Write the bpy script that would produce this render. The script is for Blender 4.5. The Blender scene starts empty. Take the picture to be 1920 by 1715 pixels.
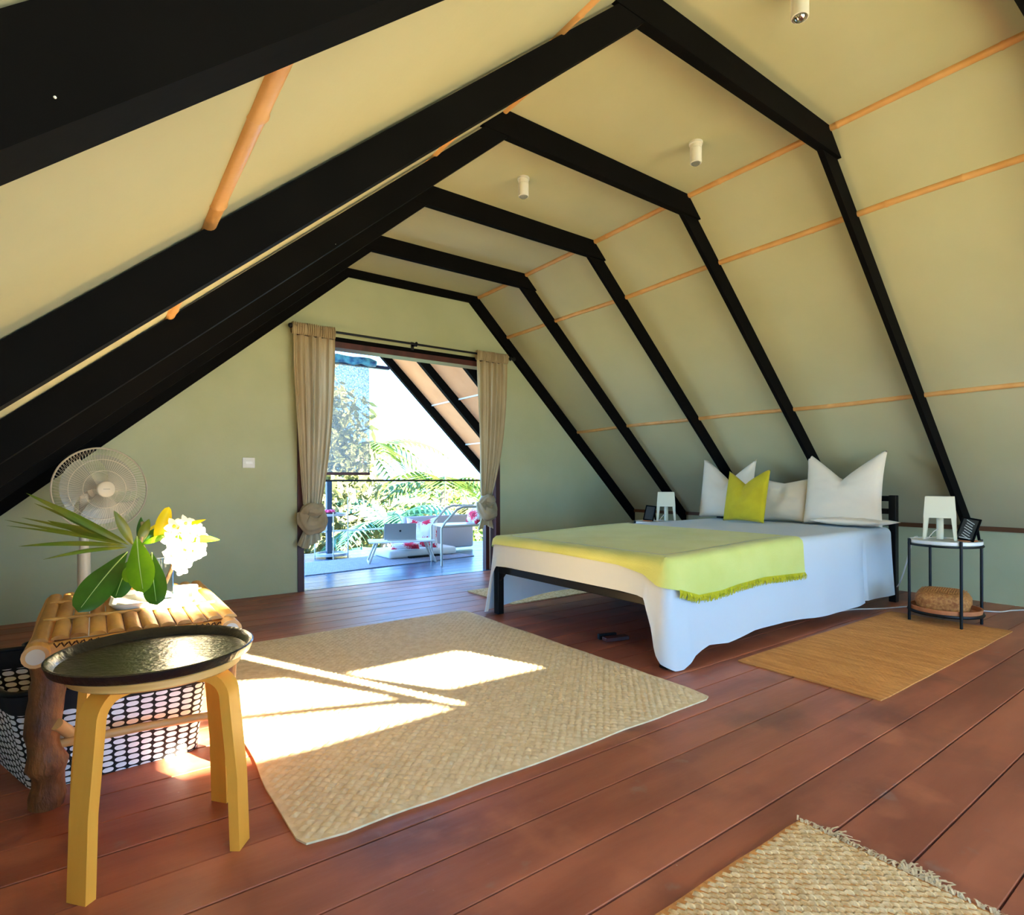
import bpy, bmesh, math, random
from math import sin, cos, pi, radians
from mathutils import Vector, Matrix, noise
from mathutils.geometry import tessellate_polygon
random.seed(7)
S = bpy.context.scene
C = S.collection

# ------------------------------------------------------------ camera
YAW, ROLL, CAMH = .62803, -.0028, .9
cam_d = bpy.data.cameras.new('camera'); cam = bpy.data.objects.new('camera', cam_d); C.objects.link(cam)
cam_d.sensor_fit = 'HORIZONTAL'; cam_d.sensor_width = 36; cam_d.lens = 36 * 1074.3 / 1920
cam_d.shift_y = 45.1 / 1920; cam_d.clip_start = .02; cam_d.clip_end = 300
d_ = Vector((sin(YAW), cos(YAW), 0)); r_ = Vector((cos(YAW), -sin(YAW), 0)); u_ = Vector((0, 0, 1))
rr = r_ * cos(ROLL) + u_ * sin(ROLL); uu = u_ * cos(ROLL) - r_ * sin(ROLL)
cam.matrix_world = Matrix(((rr.x, uu.x, -d_.x, 0), (rr.y, uu.y, -d_.y, 0), (rr.z, uu.z, -d_.z, CAMH), (0, 0, 0, 1)))
S.camera = cam

# ------------------------------------------------------------ light
S.view_settings.view_transform = 'Standard'; S.view_settings.look = 'None'
S.view_settings.gamma = 1; S.view_settings.use_curve_mapping = False
S.view_settings.exposure = 1.38
SKY = 4.6
w = bpy.data.worlds.new('sky'); S.world = w; w.use_nodes = True
nt = w.node_tree; nt.nodes.clear()
tc = nt.nodes.new('ShaderNodeTexCoord'); sx = nt.nodes.new('ShaderNodeSeparateXYZ'); cr = nt.nodes.new('ShaderNodeValToRGB')
bg = nt.nodes.new('ShaderNodeBackground'); wo = nt.nodes.new('ShaderNodeOutputWorld')
nt.links.new(tc.outputs['Generated'], sx.inputs[0]); nt.links.new(sx.outputs['Z'], cr.inputs[0])
nt.links.new(cr.outputs[0], bg.inputs[0]); nt.links.new(bg.outputs[0], wo.inputs[0])
cr.color_ramp.elements[0].position = 0; cr.color_ramp.elements[0].color = (.23, .54, 1, 1)
cr.color_ramp.elements[1].position = .8; cr.color_ramp.elements[1].color = (.17, .42, 1, 1)
bg.inputs[1].default_value = SKY

SUN_EL = radians(22)
sd = Vector((-.44 * cos(SUN_EL), .9 * cos(SUN_EL), -sin(SUN_EL))).normalized()
sl = bpy.data.lights.new('sun', 'SUN'); so = bpy.data.objects.new('sun', sl); C.objects.link(so)
sl.energy = 76; sl.angle = radians(.6); sl.color = (1, .86, .64)
so.rotation_euler = sd.to_track_quat('-Z', 'Y').to_euler(); so.location = (6, -12, 8)

def portal(loc, sxx, syy, rot):
    a = bpy.data.lights.new('portal', 'AREA'); a.shape = 'RECTANGLE'; a.size = sxx; a.size_y = syy
    o = bpy.data.objects.new('daylight_portal', a); C.objects.link(o); o.location = loc; o.rotation_euler = rot
    a.cycles.is_portal = True
portal((2.34, 4.9, 1.03), 2.0, 2.06, (-pi / 2, 0, 0))
portal((2.2, -1.95, .95), 4.6, 1.4, (pi / 2, 0, 0))
portal((.45, -1.05, 1.78), 1.1, 1.1, (0, -math.atan2(.875, 1), 0))

# ------------------------------------------------------------ materials
def lin(c):
    return tuple(((x / 255) / 12.92 if x / 255 <= .04045 else ((x / 255 + .055) / 1.055) ** 2.4) for x in c) + (1,)
MATS = {}
def mat(name, col, rough=.6, col2=None, scale=6, stretch=(1, 1, 1), bump=0, bscale=None, metal=0, coat=0, perobj=0, detail=4,
        lo=.35, hi=.65, sheen=0, trans=0, coords='Object', spec=.5, subsurf=0):
    m = bpy.data.materials.new(name); m.use_nodes = True; nt = m.node_tree; N = nt.nodes; L = nt.links
    p = N['Principled BSDF']
    p.inputs['Roughness'].default_value = rough; p.inputs['Metallic'].default_value = metal
    p.inputs['Coat Weight'].default_value = coat; p.inputs['Sheen Weight'].default_value = sheen
    p.inputs['Specular IOR Level'].default_value = spec
    c1 = lin(col); p.inputs['Base Color'].default_value = c1
    t = N.new('ShaderNodeTexCoord'); mp = N.new('ShaderNodeMapping'); mp.inputs['Scale'].default_value = stretch
    L.new(t.outputs[coords], mp.inputs[0])
    src = None
    if col2 is not None:
        n = N.new('ShaderNodeTexNoise'); n.inputs['Scale'].default_value = scale; n.inputs['Detail'].default_value = detail
        L.new(mp.outputs[0], n.inputs['Vector'])
        if perobj:
            oi = N.new('ShaderNodeObjectInfo'); ad = N.new('ShaderNodeVectorMath'); ad.operation = 'ADD'
            sc = N.new('ShaderNodeVectorMath'); sc.operation = 'SCALE'; sc.inputs['Scale'].default_value = 37
            cmb = N.new('ShaderNodeCombineXYZ')
            for k in range(3): L.new(oi.outputs['Random'], cmb.inputs[k])
            L.new(cmb.outputs[0], sc.inputs[0]); L.new(mp.outputs[0], ad.inputs[0]); L.new(sc.outputs[0], ad.inputs[1])
            L.new(ad.outputs[0], n.inputs['Vector'])
        rp = N.new('ShaderNodeValToRGB'); rp.color_ramp.elements[0].position = lo; rp.color_ramp.elements[1].position = hi
        rp.color_ramp.elements[0].color = c1; rp.color_ramp.elements[1].color = lin(col2)
        L.new(n.outputs[0], rp.inputs[0]); src = rp.outputs[0]
        if perobj:
            hs = N.new('ShaderNodeHueSaturation'); mr = N.new('ShaderNodeMapRange')
            mr.inputs['To Min'].default_value = 1 - perobj; mr.inputs['To Max'].default_value = 1 + perobj
            L.new(oi.outputs['Random'], mr.inputs[0]); L.new(mr.outputs[0], hs.inputs['Value']); L.new(src, hs.inputs['Color']); src = hs.outputs[0]
        L.new(src, p.inputs['Base Color'])
    if bump:
        b = N.new('ShaderNodeBump'); b.inputs['Strength'].default_value = bump; b.inputs['Distance'].default_value = .01
        n2 = N.new('ShaderNodeTexNoise'); n2.inputs['Scale'].default_value = bscale or scale * 6; n2.inputs['Detail'].default_value = 3
        L.new(mp.outputs[0], n2.inputs['Vector']); L.new(n2.outputs[0], b.inputs['Height']); L.new(b.outputs[0], p.inputs['Normal'])
    if trans:
        tl = N.new('ShaderNodeBsdfTranslucent'); tl.inputs[0].default_value = c1
        if src: L.new(src, tl.inputs[0])
        mx = N.new('ShaderNodeMixShader'); mx.inputs[0].default_value = trans
        L.new(p.outputs[0], mx.inputs[1]); L.new(tl.outputs[0], mx.inputs[2]); L.new(mx.outputs[0], N['Material Output'].inputs[0])
    MATS[name] = m
    return m
M_wall = mat('wall_paint', (184, 187, 150), .85, (178, 181, 143), 2.5, bump=.06, bscale=60, spec=.2)
M_ceil = mat('ceiling_paint', (194, 192, 156), .85, (188, 186, 149), 1.8, bump=.05, bscale=40, spec=.2)
M_black = mat('black_stained_timber', (9, 8.5, 8), .8, (13, 12, 11), 5, (1, 1, 1), bump=.05, bscale=30, spec=.06)
M_metal = mat('black_metal', (12, 11.5, 11), .42, spec=.3)
M_bamboo = mat('bamboo_pole', (212, 158, 92), .45, (222, 172, 108), 9, (1, 1, 1), bump=.1)
M_bamboo2 = mat('bamboo_slat', (218, 168, 90), .45, (160, 110, 50), 12, (1, .25, 1), bump=.2, perobj=.14)
M_bark = mat('rough_bamboo_leg', (150, 92, 44), .55, (84, 46, 22), 16, (1, 1, .4), bump=.5)
M_pith = mat('bamboo_cut_end', (214, 204, 190), .8)
M_floor = mat('red_brown_floorboard', (176, 102, 72), .42, (140, 76, 54), 3.2, (.35, 1.6, 1), bump=.12, bscale=26, perobj=.10, detail=7, coat=0, spec=.35)
M_gap = mat('dark_gap', (52, 22, 14), .8)
M_pandan = mat('pandanus_weave', (234, 212, 172), .65, (220, 194, 150), 30, bump=.1, detail=2)
M_jute = mat('natural_jute', (236, 204, 148), .9, (206, 164, 104), 60, bump=.3, detail=2)
M_juted = mat('golden_jute', (218, 150, 78), .9, (194, 126, 60), 50, (1, .12, 1), bump=.3, detail=3)
M_sheet = mat('white_cotton', (212, 220, 222), .85, sheen=.1, bump=.05, bscale=20, trans=.12)
M_matt = mat('mattress_ticking', (214, 208, 200), .9)
M_throw = mat('lime_cotton_throw', (210, 214, 122), .9, (202, 206, 108), 4, bump=.15, bscale=120, sheen=.15)
M_fringe = mat('mustard_fringe', (196, 184, 20), .9)
M_linen = mat('cream_pillow_cotton', (246, 228, 200), .9, bump=.12, bscale=16, sheen=.1)
M_mustard = mat('mustard_linen', (214, 190, 22), .9, (202, 176, 14), 8, bump=.25, bscale=90, sheen=.15)
M_curt = mat('beige_linen_curtain', (196, 176, 140), .9, (184, 162, 124), 14, (1, 1, .2), bump=.15, bscale=60, trans=.25)
M_redwood = mat('dark_red_door_frame', (84, 34, 26), .45, (60, 24, 20), 10, (1, 1, .2))
M_white = mat('white_plastic', (232, 230, 220), .35)
M_cream = mat('cream_plastic', (228, 222, 190), .4)
M_fan = mat('fan_plastic', (214, 202, 176), .4)
M_blade = mat('fan_blade', (150, 148, 130), .3)
M_ply = mat('birch_ply', (244, 174, 66), .4, (236, 160, 56), 14, (1, 1, .15), bump=.04)
M_plyedge = mat('ply_edge', (232, 182, 104), .5, (216, 156, 80), 60, (.1, .1, 1))
M_tray = mat('black_lacquer_tray', (14, 16, 19), .3, (24, 25, 23), 22, bump=.25, bscale=70, coat=.1)
M_terra = mat('terracotta_tray', (206, 134, 82), .6, (190, 112, 66), 14)
M_board = mat('slate_panel', (44, 48, 46), .6)
M_chalk = mat('chalk_white', (206, 212, 206), .9)
M_cord = mat('white_cord', (214, 206, 196), .5)
M_leaf = mat('glossy_leaf', (52, 104, 20), .3, (40, 84, 16), 12, trans=.18, spec=.6)
M_leaf2 = mat('bright_leaf', (110, 160, 20), .35, (84, 136, 20), 12, trans=.35)
M_blad = mat('strap_leaf', (84, 110, 20), .4, (110, 112, 26), 14, trans=.2)
M_yleaf = mat('yellow_leaf', (224, 204, 16), .45, trans=.4)
M_rib = mat('leaf_midrib', (170, 196, 120), .5)
M_petal = mat('white_petal', (250, 246, 232), .6, trans=.35)
M_pcore = mat('yellow_flower_centre', (246, 196, 40), .6)
M_stem = mat('frangipani_stem', (176, 150, 110), .8, (110, 80, 60), 40)
M_alu = mat('pale_metal', (190, 184, 176), .35, metal=.4)
M_grey = mat('grey_plastic', (140, 138, 134), .4)
M_pink = mat('pink_candle', (224, 60, 110), .5)
M_white2 = mat('white_canvas', (224, 224, 222), .9)
M_deck = mat('sky_tinted_deck_board', (84, 108, 132), .26, (66, 92, 116), 3.2, (.35, 1.6, 1), bump=.15, bscale=26, perobj=.08, detail=6)  # blue of the reflected sky is painted into the board colour
M_roofp = mat('outer_roof_panel', (226, 160, 112), .8, (218, 150, 102), 3)
M_dmat = mat('pale_deck_mat', (150, 148, 156), .9, (136, 134, 146), 30)
M_ground = mat('sandy_ground', (130, 124, 100), .95, (90, 110, 66), .5)
M_fol1 = mat('sunlit_foliage', (92, 112, 40), .6, (60, 92, 40), 2.5, trans=.3)
M_fol2 = mat('pale_foliage', (112, 114, 74), .6, (86, 98, 60), 2.5, trans=.3)
M_fol3 = mat('blue_green_foliage', (40, 96, 76), .6, (66, 112, 92), 2.5, trans=.3)
M_trunk = mat('palm_trunk', (150, 136, 116), .9, (110, 96, 80), 8)

def stain(m, col, scale, lo, hi, fac):      # worn patches over the boards
    N = m.node_tree.nodes; L = m.node_tree.links; p = N['Principled BSDF']; src = p.inputs['Base Color'].links[0].from_socket
    g = N.new('ShaderNodeNewGeometry'); n = N.new('ShaderNodeTexNoise'); n.inputs['Scale'].default_value = scale; n.inputs['Detail'].default_value = 5
    L.new(g.outputs['Position'], n.inputs['Vector']); r = N.new('ShaderNodeMapRange'); r.inputs['From Min'].default_value = lo; r.inputs['From Max'].default_value = hi
    r.inputs['To Max'].default_value = fac; L.new(n.outputs[0], r.inputs[0]); mx = N.new('ShaderNodeMix'); mx.data_type = 'RGBA'
    L.new(r.outputs[0], mx.inputs[0]); L.new(src, mx.inputs[6]); mx.inputs[7].default_value = lin(col); L.new(mx.outputs[2], p.inputs['Base Color'])
stain(M_floor, (96, 54, 44), 2.3, .52, .68, .6); stain(M_floor, (196, 120, 84), 3.7, .58, .7, .45); stain(M_floor, (150, 118, 104), 9, .66, .74, .5); stain(M_floor, (206, 180, 160), 34, .75, .79, .6)
def glass_mat():
    m = bpy.data.materials.new('clear_glass'); m.use_nodes = True; p = m.node_tree.nodes['Principled BSDF']
    p.inputs['Transmission Weight'].default_value = 1; p.inputs['Roughness'].default_value = .03; p.inputs['IOR'].default_value = 1.35
    p.inputs['Base Color'].default_value = (.95, .98, .96, 1); return m
M_glass = glass_mat()
def mesh_fabric():
    m = bpy.data.materials.new('sheer_mesh_blind'); m.use_nodes = True; N = m.node_tree.nodes; L = m.node_tree.links
    p = N['Principled BSDF']; p.inputs['Base Color'].default_value = lin((150, 146, 138)); p.inputs['Roughness'].default_value = .9
    tr = N.new('ShaderNodeBsdfTransparent'); mx = N.new('ShaderNodeMixShader')
    t = N.new('ShaderNodeTexCoord'); n = N.new('ShaderNodeTexNoise'); n.inputs['Scale'].default_value = 55; n.inputs['Detail'].default_value = 2
    L.new(t.outputs['Object'], n.inputs['Vector'])
    r = N.new('ShaderNodeMapRange'); r.inputs['From Min'].default_value = .35; r.inputs['From Max'].default_value = .65
    r.inputs['To Min'].default_value = .45; r.inputs['To Max'].default_value = .8
    L.new(n.outputs[0], r.inputs[0]); L.new(r.outputs[0], mx.inputs[0])
    L.new(tr.outputs[0], mx.inputs[1]); L.new(p.outputs[0], mx.inputs[2]); L.new(mx.outputs[0], N['Material Output'].inputs[0]); return m
M_blind = mesh_fabric()
def pebble_print():
    # black cloth printed with columns of white ovals; u and v in metres
    m = bpy.data.materials.new('black_cloth_with_white_ovals'); m.use_nodes = True; N = m.node_tree.nodes; L = m.node_tree.links
    p = N['Principled BSDF']; p.inputs['Roughness'].default_value = .85
    def math_(op, a=None, b=None, v=None):
        n = N.new('ShaderNodeMath'); n.operation = op
        if a is not None: L.new(a, n.inputs[0])
        if b is not None: L.new(b, n.inputs[1])
        if v is not None: n.inputs[1].default_value = v
        return n.outputs[0]
    uv = N.new('ShaderNodeUVMap'); s = N.new('ShaderNodeSeparateXYZ'); L.new(uv.outputs[0], s.inputs[0])
    CW, CH = .033, .0195
    cu = math_('DIVIDE', s.outputs[0], v=CW); col = math_('FLOOR', cu); fu = math_('SUBTRACT', cu, col)
    wn = N.new('ShaderNodeTexWhiteNoise'); wn.noise_dimensions = '1D'; L.new(col, wn.inputs['W'])
    cv = math_('ADD', math_('DIVIDE', s.outputs[1], v=CH), wn.outputs['Value']); row = math_('FLOOR', cv); fv = math_('SUBTRACT', cv, row)
    a = math_('MULTIPLY', math_('SUBTRACT', fu, v=.5), v=2.15); b = math_('MULTIPLY', math_('SUBTRACT', fv, v=.5), v=2.35)
    a2 = math_('POWER', math_('ABSOLUTE', a), v=2.6); b2 = math_('POWER', math_('ABSOLUTE', b), v=2.2)
    dd = math_('ADD', a2, b2); inside = math_('LESS_THAN', dd, v=.82)
    up = math_('LESS_THAN', s.outputs[1], v=.235); msk = math_('MULTIPLY', inside, up)
    mx = N.new('ShaderNodeMix'); mx.data_type = 'RGBA'; L.new(msk, mx.inputs[0])
    mx.inputs[6].default_value = lin((18, 18, 20)); mx.inputs[7].default_value = lin((244, 248, 252))
    L.new(mx.outputs[2], p.inputs['Base Color']); return m
M_print = pebble_print()
def floral():
    m = bpy.data.materials.new('white_cloth_with_red_flowers'); m.use_nodes = True; N = m.node_tree.nodes; L = m.node_tree.links
    p = N['Principled BSDF']; p.inputs['Roughness'].default_value = .85
    t = N.new('ShaderNodeTexCoord'); v = N.new('ShaderNodeTexVoronoi'); v.inputs['Scale'].default_value = 8.5
    n = N.new('ShaderNodeTexNoise'); n.inputs['Scale'].default_value = 18
    mxv = N.new('ShaderNodeMix'); mxv.data_type = 'VECTOR'; mxv.inputs[0].default_value = .09
    L.new(t.outputs['Object'], mxv.inputs[4]); L.new(n.outputs['Color'], mxv.inputs[5]); L.new(mxv.outputs[1], v.inputs['Vector'])
    r = N.new('ShaderNodeValToRGB'); r.color_ramp.interpolation = 'CONSTANT'
    r.color_ramp.elements[0].position = 0; r.color_ramp.elements[0].color = lin((150, 16, 50))
    r.color_ramp.elements[1].position = .45; r.color_ramp.elements[1].color = lin((236, 228, 226))
    e = r.color_ramp.elements.new(.16); e.color = lin((220, 40, 70))
    L.new(v.outputs['Distance'], r.inputs[0]); L.new(r.outputs[0], p.inputs['Base Color']); return m
M_floral = floral()

# ------------------------------------------------------------ mesh helpers
def BM(): return bmesh.new()
def add_box(bm, x0, x1, y0, y1, z0, z1, bev=0, mx=None):
    vs = [bm.verts.new((x, y, z)) for x in (x0, x1) for y in (y0, y1) for z in (z0, z1)]
    F = [(0, 1, 3, 2), (4, 6, 7, 5), (0, 4, 5, 1), (2, 3, 7, 6), (0, 2, 6, 4), (1, 5, 7, 3)]
    fs = [bm.faces.new([vs[i] for i in f]) for f in F]
    if bev:
        ed = list({e for f in fs for e in f.edges})
        r = bmesh.ops.bevel(bm, geom=ed, offset=bev, segments=2, affect='EDGES', profile=.5)
        vs = list({v for f in r['faces'] for v in f.verts} | {v for v in vs if v.is_valid})
    if mx is not None: bmesh.ops.transform(bm, matrix=mx, verts=vs)
    return vs
def add_prism(bm, poly, axis, a, b):
    """poly: list of 2D points; axis 'y': (x,z) extruded in y; 'x': (y,z); 'z': (x,y)"""
    def P(p, t): return {'y': (p[0], t, p[1]), 'x': (t, p[0], p[1]), 'z': (p[0], p[1], t)}[axis]
    A = [bm.verts.new(P(p, a)) for p in poly]; B = [bm.verts.new(P(p, b)) for p in poly]; n = len(poly)
    for i in range(n): bm.faces.new((A[i], A[(i + 1) % n], B[(i + 1) % n], B[i]))
    bm.faces.new(A); bm.faces.new(B[::-1])
def add_tube(bm, pts, r, seg=10, cap=True):
    pts = [Vector(p) for p in pts]; n = len(pts); R = r if isinstance(r, (list, tuple)) else [r] * n
    rings = []; prev = None
    for i, p in enumerate(pts):
        t = (pts[min(i + 1, n - 1)] - pts[max(i - 1, 0)]).normalized()
        if prev is None:
            a = Vector((0, 0, 1)) if abs(t.z) < .9 else Vector((1, 0, 0)); x = t.cross(a).normalized()
        else: x = (prev - t * prev.dot(t)).normalized()
        prev = x; y = t.cross(x)
        rings.append([bm.verts.new(p + (x * cos(2 * pi * k / seg) + y * sin(2 * pi * k / seg)) * R[i]) for k in range(seg)])
    for i in range(n - 1):
        for k in range(seg): bm.faces.new((rings[i][k], rings[i][(k + 1) % seg], rings[i + 1][(k + 1) % seg], rings[i + 1][k]))
    if cap: bm.faces.new(rings[0][::-1]); bm.faces.new(rings[-1])
def add_ring(bm, c, R, r, axis=Vector((0, 0, 1)), seg=48, s2=6, sq=1):
    axis = axis.normalized(); a = Vector((0, 0, 1)) if abs(axis.z) < .9 else Vector((1, 0, 0)); x = axis.cross(a).normalized(); y = axis.cross(x)
    c = Vector(c); rg = []
    for i in range(seg):
        A = 2 * pi * i / seg; dd = x * cos(A) + y * sin(A)
        rg.append([bm.verts.new(c + dd * (R + r * cos(2 * pi * k / s2)) + axis * (r * sin(2 * pi * k / s2))) for k in range(s2)])
    for i in range(seg):
        for k in range(s2): bm.faces.new((rg[i][k], rg[(i + 1) % seg][k], rg[(i + 1) % seg][(k + 1) % s2], rg[i][(k + 1) % s2]))
def add_lathe(bm, prof, c=(0, 0, 0), seg=32, mx=None):
    """prof: list of (r, z)"""
    rg = []; vs = []
    for (r, z) in prof:
        if r < 1e-6: v = [bm.verts.new((c[0], c[1], c[2] + z))]
        else: v = [bm.verts.new((c[0] + r * cos(2 * pi * k / seg), c[1] + r * sin(2 * pi * k / seg), c[2] + z)) for k in range(seg)]
        rg.append(v); vs += v
    for a, b in zip(rg, rg[1:]):
        if len(a) == 1 and len(b) == 1: continue
        for k in range(seg):
            k2 = (k + 1) % seg
            if len(a) == 1: bm.faces.new((a[0], b[k2], b[k]))
            elif len(b) == 1: bm.faces.new((a[k], a[k2], b[0]))
            else: bm.faces.new((a[k], a[k2], b[k2], b[k]))
    if mx is not None: bmesh.ops.transform(bm, matrix=mx, verts=vs)
    return vs
def add_grid(bm, f, nu, nv, uvf=None):
    g = [[bm.verts.new(f(i / nu, j / nv)) for j in range(nv + 1)] for i in range(nu + 1)]
    lay = bm.loops.layers.uv.verify() if uvf else None
    for i in range(nu):
        for j in range(nv):
            try: fc = bm.faces.new((g[i][j], g[i + 1][j], g[i + 1][j + 1], g[i][j + 1]))
            except ValueError: continue
            if uvf:
                for lp, (a, b) in zip(fc.loops, ((i, j), (i + 1, j), (i + 1, j + 1), (i, j + 1))): lp[lay].uv = uvf(a / nu, b / nv)
    return g
def wloc(o):
    return Vector((0, 0, 0)) if o is None else (o.location + wloc(o.parent))
def obj(name, bm, m, parent=None, smooth=0, origin=None, recalc=True):
    if recalc and isinstance(bm, bmesh.types.BMesh): bmesh.ops.recalc_face_normals(bm, faces=bm.faces[:])
    me = bpy.data.meshes.new(name)
    if parent is not None: off = wloc(parent)
    elif origin is not None: off = Vector(origin)
    else: off = Vector((0, 0, 0))
    bmesh.ops.translate(bm, vec=-off, verts=bm.verts[:]); bm.to_mesh(me); bm.free()
    for mm in (m if isinstance(m, (list, tuple)) else [m]): me.materials.append(mm)
    if smooth:
        me.shade_smooth()
        if smooth < 179: me.set_sharp_from_angle(angle=radians(smooth))
    o = bpy.data.objects.new(name, me); C.objects.link(o)
    if parent is not None: o.parent = parent
    else: o.location = off
    return o
def raw(name, verts, faces, m, parent=None, smooth=0, origin=(0, 0, 0)):
    me = bpy.data.meshes.new(name); off = wloc(parent) if parent is not None else Vector(origin)
    me.from_pydata([(v[0] - off.x, v[1] - off.y, v[2] - off.z) for v in verts], [], faces); me.materials.append(m)
    if smooth: me.shade_smooth(); me.set_sharp_from_angle(angle=radians(smooth))
    o = bpy.data.objects.new(name, me); C.objects.link(o)
    if parent is not None: o.parent = parent
    else: o.location = off
    return o
def tag(o, label=None, cat=None, group=None, kind=None):
    if label: o['label'] = label
    if cat: o['category'] = cat
    if group: o['group'] = group
    if kind: o['kind'] = kind
    return o
def thing(name, label, cat, loc=(0, 0, 0), group=None):
    o = bpy.data.objects.new(name, None); C.objects.link(o); o.location = loc; o.empty_display_size = .1
    return tag(o, label, cat, group)
def clone(src, parent, loc=None):
    c = src.copy(); C.objects.link(c); c.parent = parent
    if loc is not None: c.location = loc
    return c
def hole_slab(bm, outer, holes, y0, y1):
    """vertical slab in the xz plane with holes, between y0 and y1"""
    loops = [outer] + holes
    pts = [p for l in loops for p in l]
    tris = tessellate_polygon([[Vector((p[0], p[1], 0)) for p in l] for l in loops])
    A = [bm.verts.new((p[0], y0, p[1])) for p in pts]; B = [bm.verts.new((p[0], y1, p[1])) for p in pts]
    for t in tris:
        bm.faces.new([A[i] for i in t]); bm.faces.new([B[i] for i in t[::-1]])
    k = 0
    for l in loops:
        n = len(l)
        for i in range(n): bm.faces.new((A[k + i], A[k + (i + 1) % n], B[k + (i + 1) % n], B[k + i]))
        k += n

# ------------------------------------------------------------ room shell
ZC = 2.73; XL, XR = 1.637, 3.062           # ceiling corners
WL, ZL = -.866, .54; WR, ZR = 5.33, .555    # knee walls
Y0, Y1 = -1.8, 4.83
T = .12
floor = obj('floor', (lambda b: (add_box(b, WL - T, WR + T, Y0 - T, Y1 + .02, -.16, -.022), b)[1])(BM()), M_gap); tag(floor, kind='structure')
def planks(x0, x1, ya, yb, m, parent, pitch=.166, phase=.706, bow=.0012):
    k0 = math.floor((ya - phase) / pitch); k1 = math.ceil((yb - phase) / pitch)
    proto = None
    for k in range(k0, k1):
        a = max(phase + k * pitch, ya) + .0022; b = min(phase + (k + 1) * pitch, yb) - .0022
        if b - a < .02: continue
        full = abs((b - a) - (pitch - .0044)) < 1e-4
        z = random.uniform(-.0015, .0)
        if full and proto is not None:
            c = clone(proto, parent, (0, a - proto['ya'], z)); 
            continue
        bm = BM(); add_box(bm, x0, x1, a, b, -.02, 0); o = obj('plank', bm, m, parent)
        be = o.modifiers.new('b', 'BEVEL'); be.width = .0018; be.segments = 1
        if full: proto = o; o['ya'] = a
planks(WL - T, WR + T, Y0 - T, Y1 + .01, M_floor, floor)

ceil = obj('ceiling', (lambda b: (add_box(b, XL - .06, XR + .06, Y0 - T, Y1 + 2.6, ZC, ZC + .06), b)[1])(BM()), M_ceil); tag(ceil, kind='structure')
def strip_L(xa, xb, ya, yb):     # a piece of the left slope between two x values
    za, zb = ZC - (XL - xa) * (ZC - ZL) / (XL - WL), ZC - (XL - xb) * (ZC - ZL) / (XL - WL)
    bm = BM(); add_prism(bm, [(xa, za), (xb, zb), (xb - .04, zb + .07), (xa - .04, za + .07)], 'y', ya, yb); obj('sloped_panel', bm, M_ceil, ceil)
strip_L(WL, XL, -.42, Y1)                 # beyond the added roof gap
strip_L(WL, XL, Y0 - T, -1.62)            # unseen gap added behind the viewer to let in sky light: x -.05..1.0, y -1.62..-.42
strip_L(WL, -.05, -1.62, -.42); strip_L(1.0, XL, -1.62, -.42)
bm = BM(); add_prism(bm, [(XR, ZC), (WR, ZR), (WR, ZR + .09), (XR + .04, ZC + .06)], 'y', Y0 - T, Y1); obj('sloped_panel', bm, M_ceil, ceil)
bm = BM(); add_prism(bm, [(XR, ZC), (WR + .15, ZR - .14), (WR + .15, ZR - .05), (XR + .04, ZC + .06)], 'y', Y1 + .1, 7.42)
rp = obj('porch_slope', bm, M_roofp, ceil); tag(rp, 'tan underside of the porch roof outside the doorway')
for zz, xx in ((1.98, 3.06 + (2.73 - 1.98) / .958), (1.45, 3.06 + (2.73 - 1.45) / .958)):
    bm = BM(); add_box(bm, xx - .012, xx + .006, Y1 + .1, 7.4, zz - .014, zz + .004); obj('seam_strip', bm, M_white2, ceil)

wl = BM(); add_box(wl, WL - T, WL, Y0 - T, Y1, -.02, ZL + .05); tag(obj('wall_left', wl, M_wall), kind='structure')
wr = BM(); add_box(wr, WR, WR + T, Y0 - T, Y1, -.02, ZR + .02); tag(obj('wall_right', wr, M_wall), kind='structure')
DX0, DX1, DZ = 1.345, 3.335, 2.12
outer = [(WL, -.02), (DX0, -.02), (DX0, DZ), (DX1, DZ), (DX1, -.02), (WR, -.02), (WR, ZR + .03), (XR + .02, ZC + .03), (XL - .02, ZC + .03), (WL, ZL + .03)]
wb = BM(); hole_slab(wb, outer, [], Y1, Y1 + .12); tag(obj('wall_back', wb, M_wall), kind='structure')

# the gable behind the camera, its unseen openings shaped to throw the sun patches and daylight
def bk(x, y):      # a floor point carried back along the sun's rays to the gable
    k = (y - Y0); return (x + k * .44 / .9, k * math.tan(SUN_EL) / .9)
P1 = [(.945, 2.619), (1.55, 2.619), (1.717, 2.19), (1.202, 2.212)]
PS = [(.545, 3.30), (.575, 3.31), (1.195, 2.011), (1.150, 2.035)]
P2 = [(.30, 2.90), (.70, 2.72), (.984, 2.238), (.488, 2.418), (.26, 2.50)]
P3 = [(1.135, 2.02), (.978, 2.136), (.488, 2.325), (.20, 2.40), (.18, 2.03), (.556, 2.0)]
P4 = [(-.62, 3.9), (-.28, 3.9), (-.02, 3.28), (-.3, 3.2)]
holes = [[bk(*p) for p in q] for q in (P1, PS, P2, P3, P4)]
holes.append([(-.3, .12), (4.75, .12), (4.75, .78), (4.0, 1.60), (.75, 1.60), (-.3, .9)])
outer = [(WL, -.02), (WR, -.02), (WR, ZR + .03), (XR + .02, ZC + .03), (XL - .02, ZC + .03), (WL, ZL + .03)]
wf = BM(); hole_slab(wf, outer, holes, Y0 - .02, Y0); tag(obj('wall_front', wf, M_wall), kind='structure')
pr = BM(); add_box(pr, -1.5, 8.0, Y0 - 3.2, Y0 - .02, 1.635, 1.66)  # unseen slab added to keep direct sun out of the large opening
tag(obj('added_sun_shade', pr, M_white2), 'flat white slab added to block the sun, unseen outside the gable opening behind the viewer', 'sun shade', kind='structure')

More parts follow.
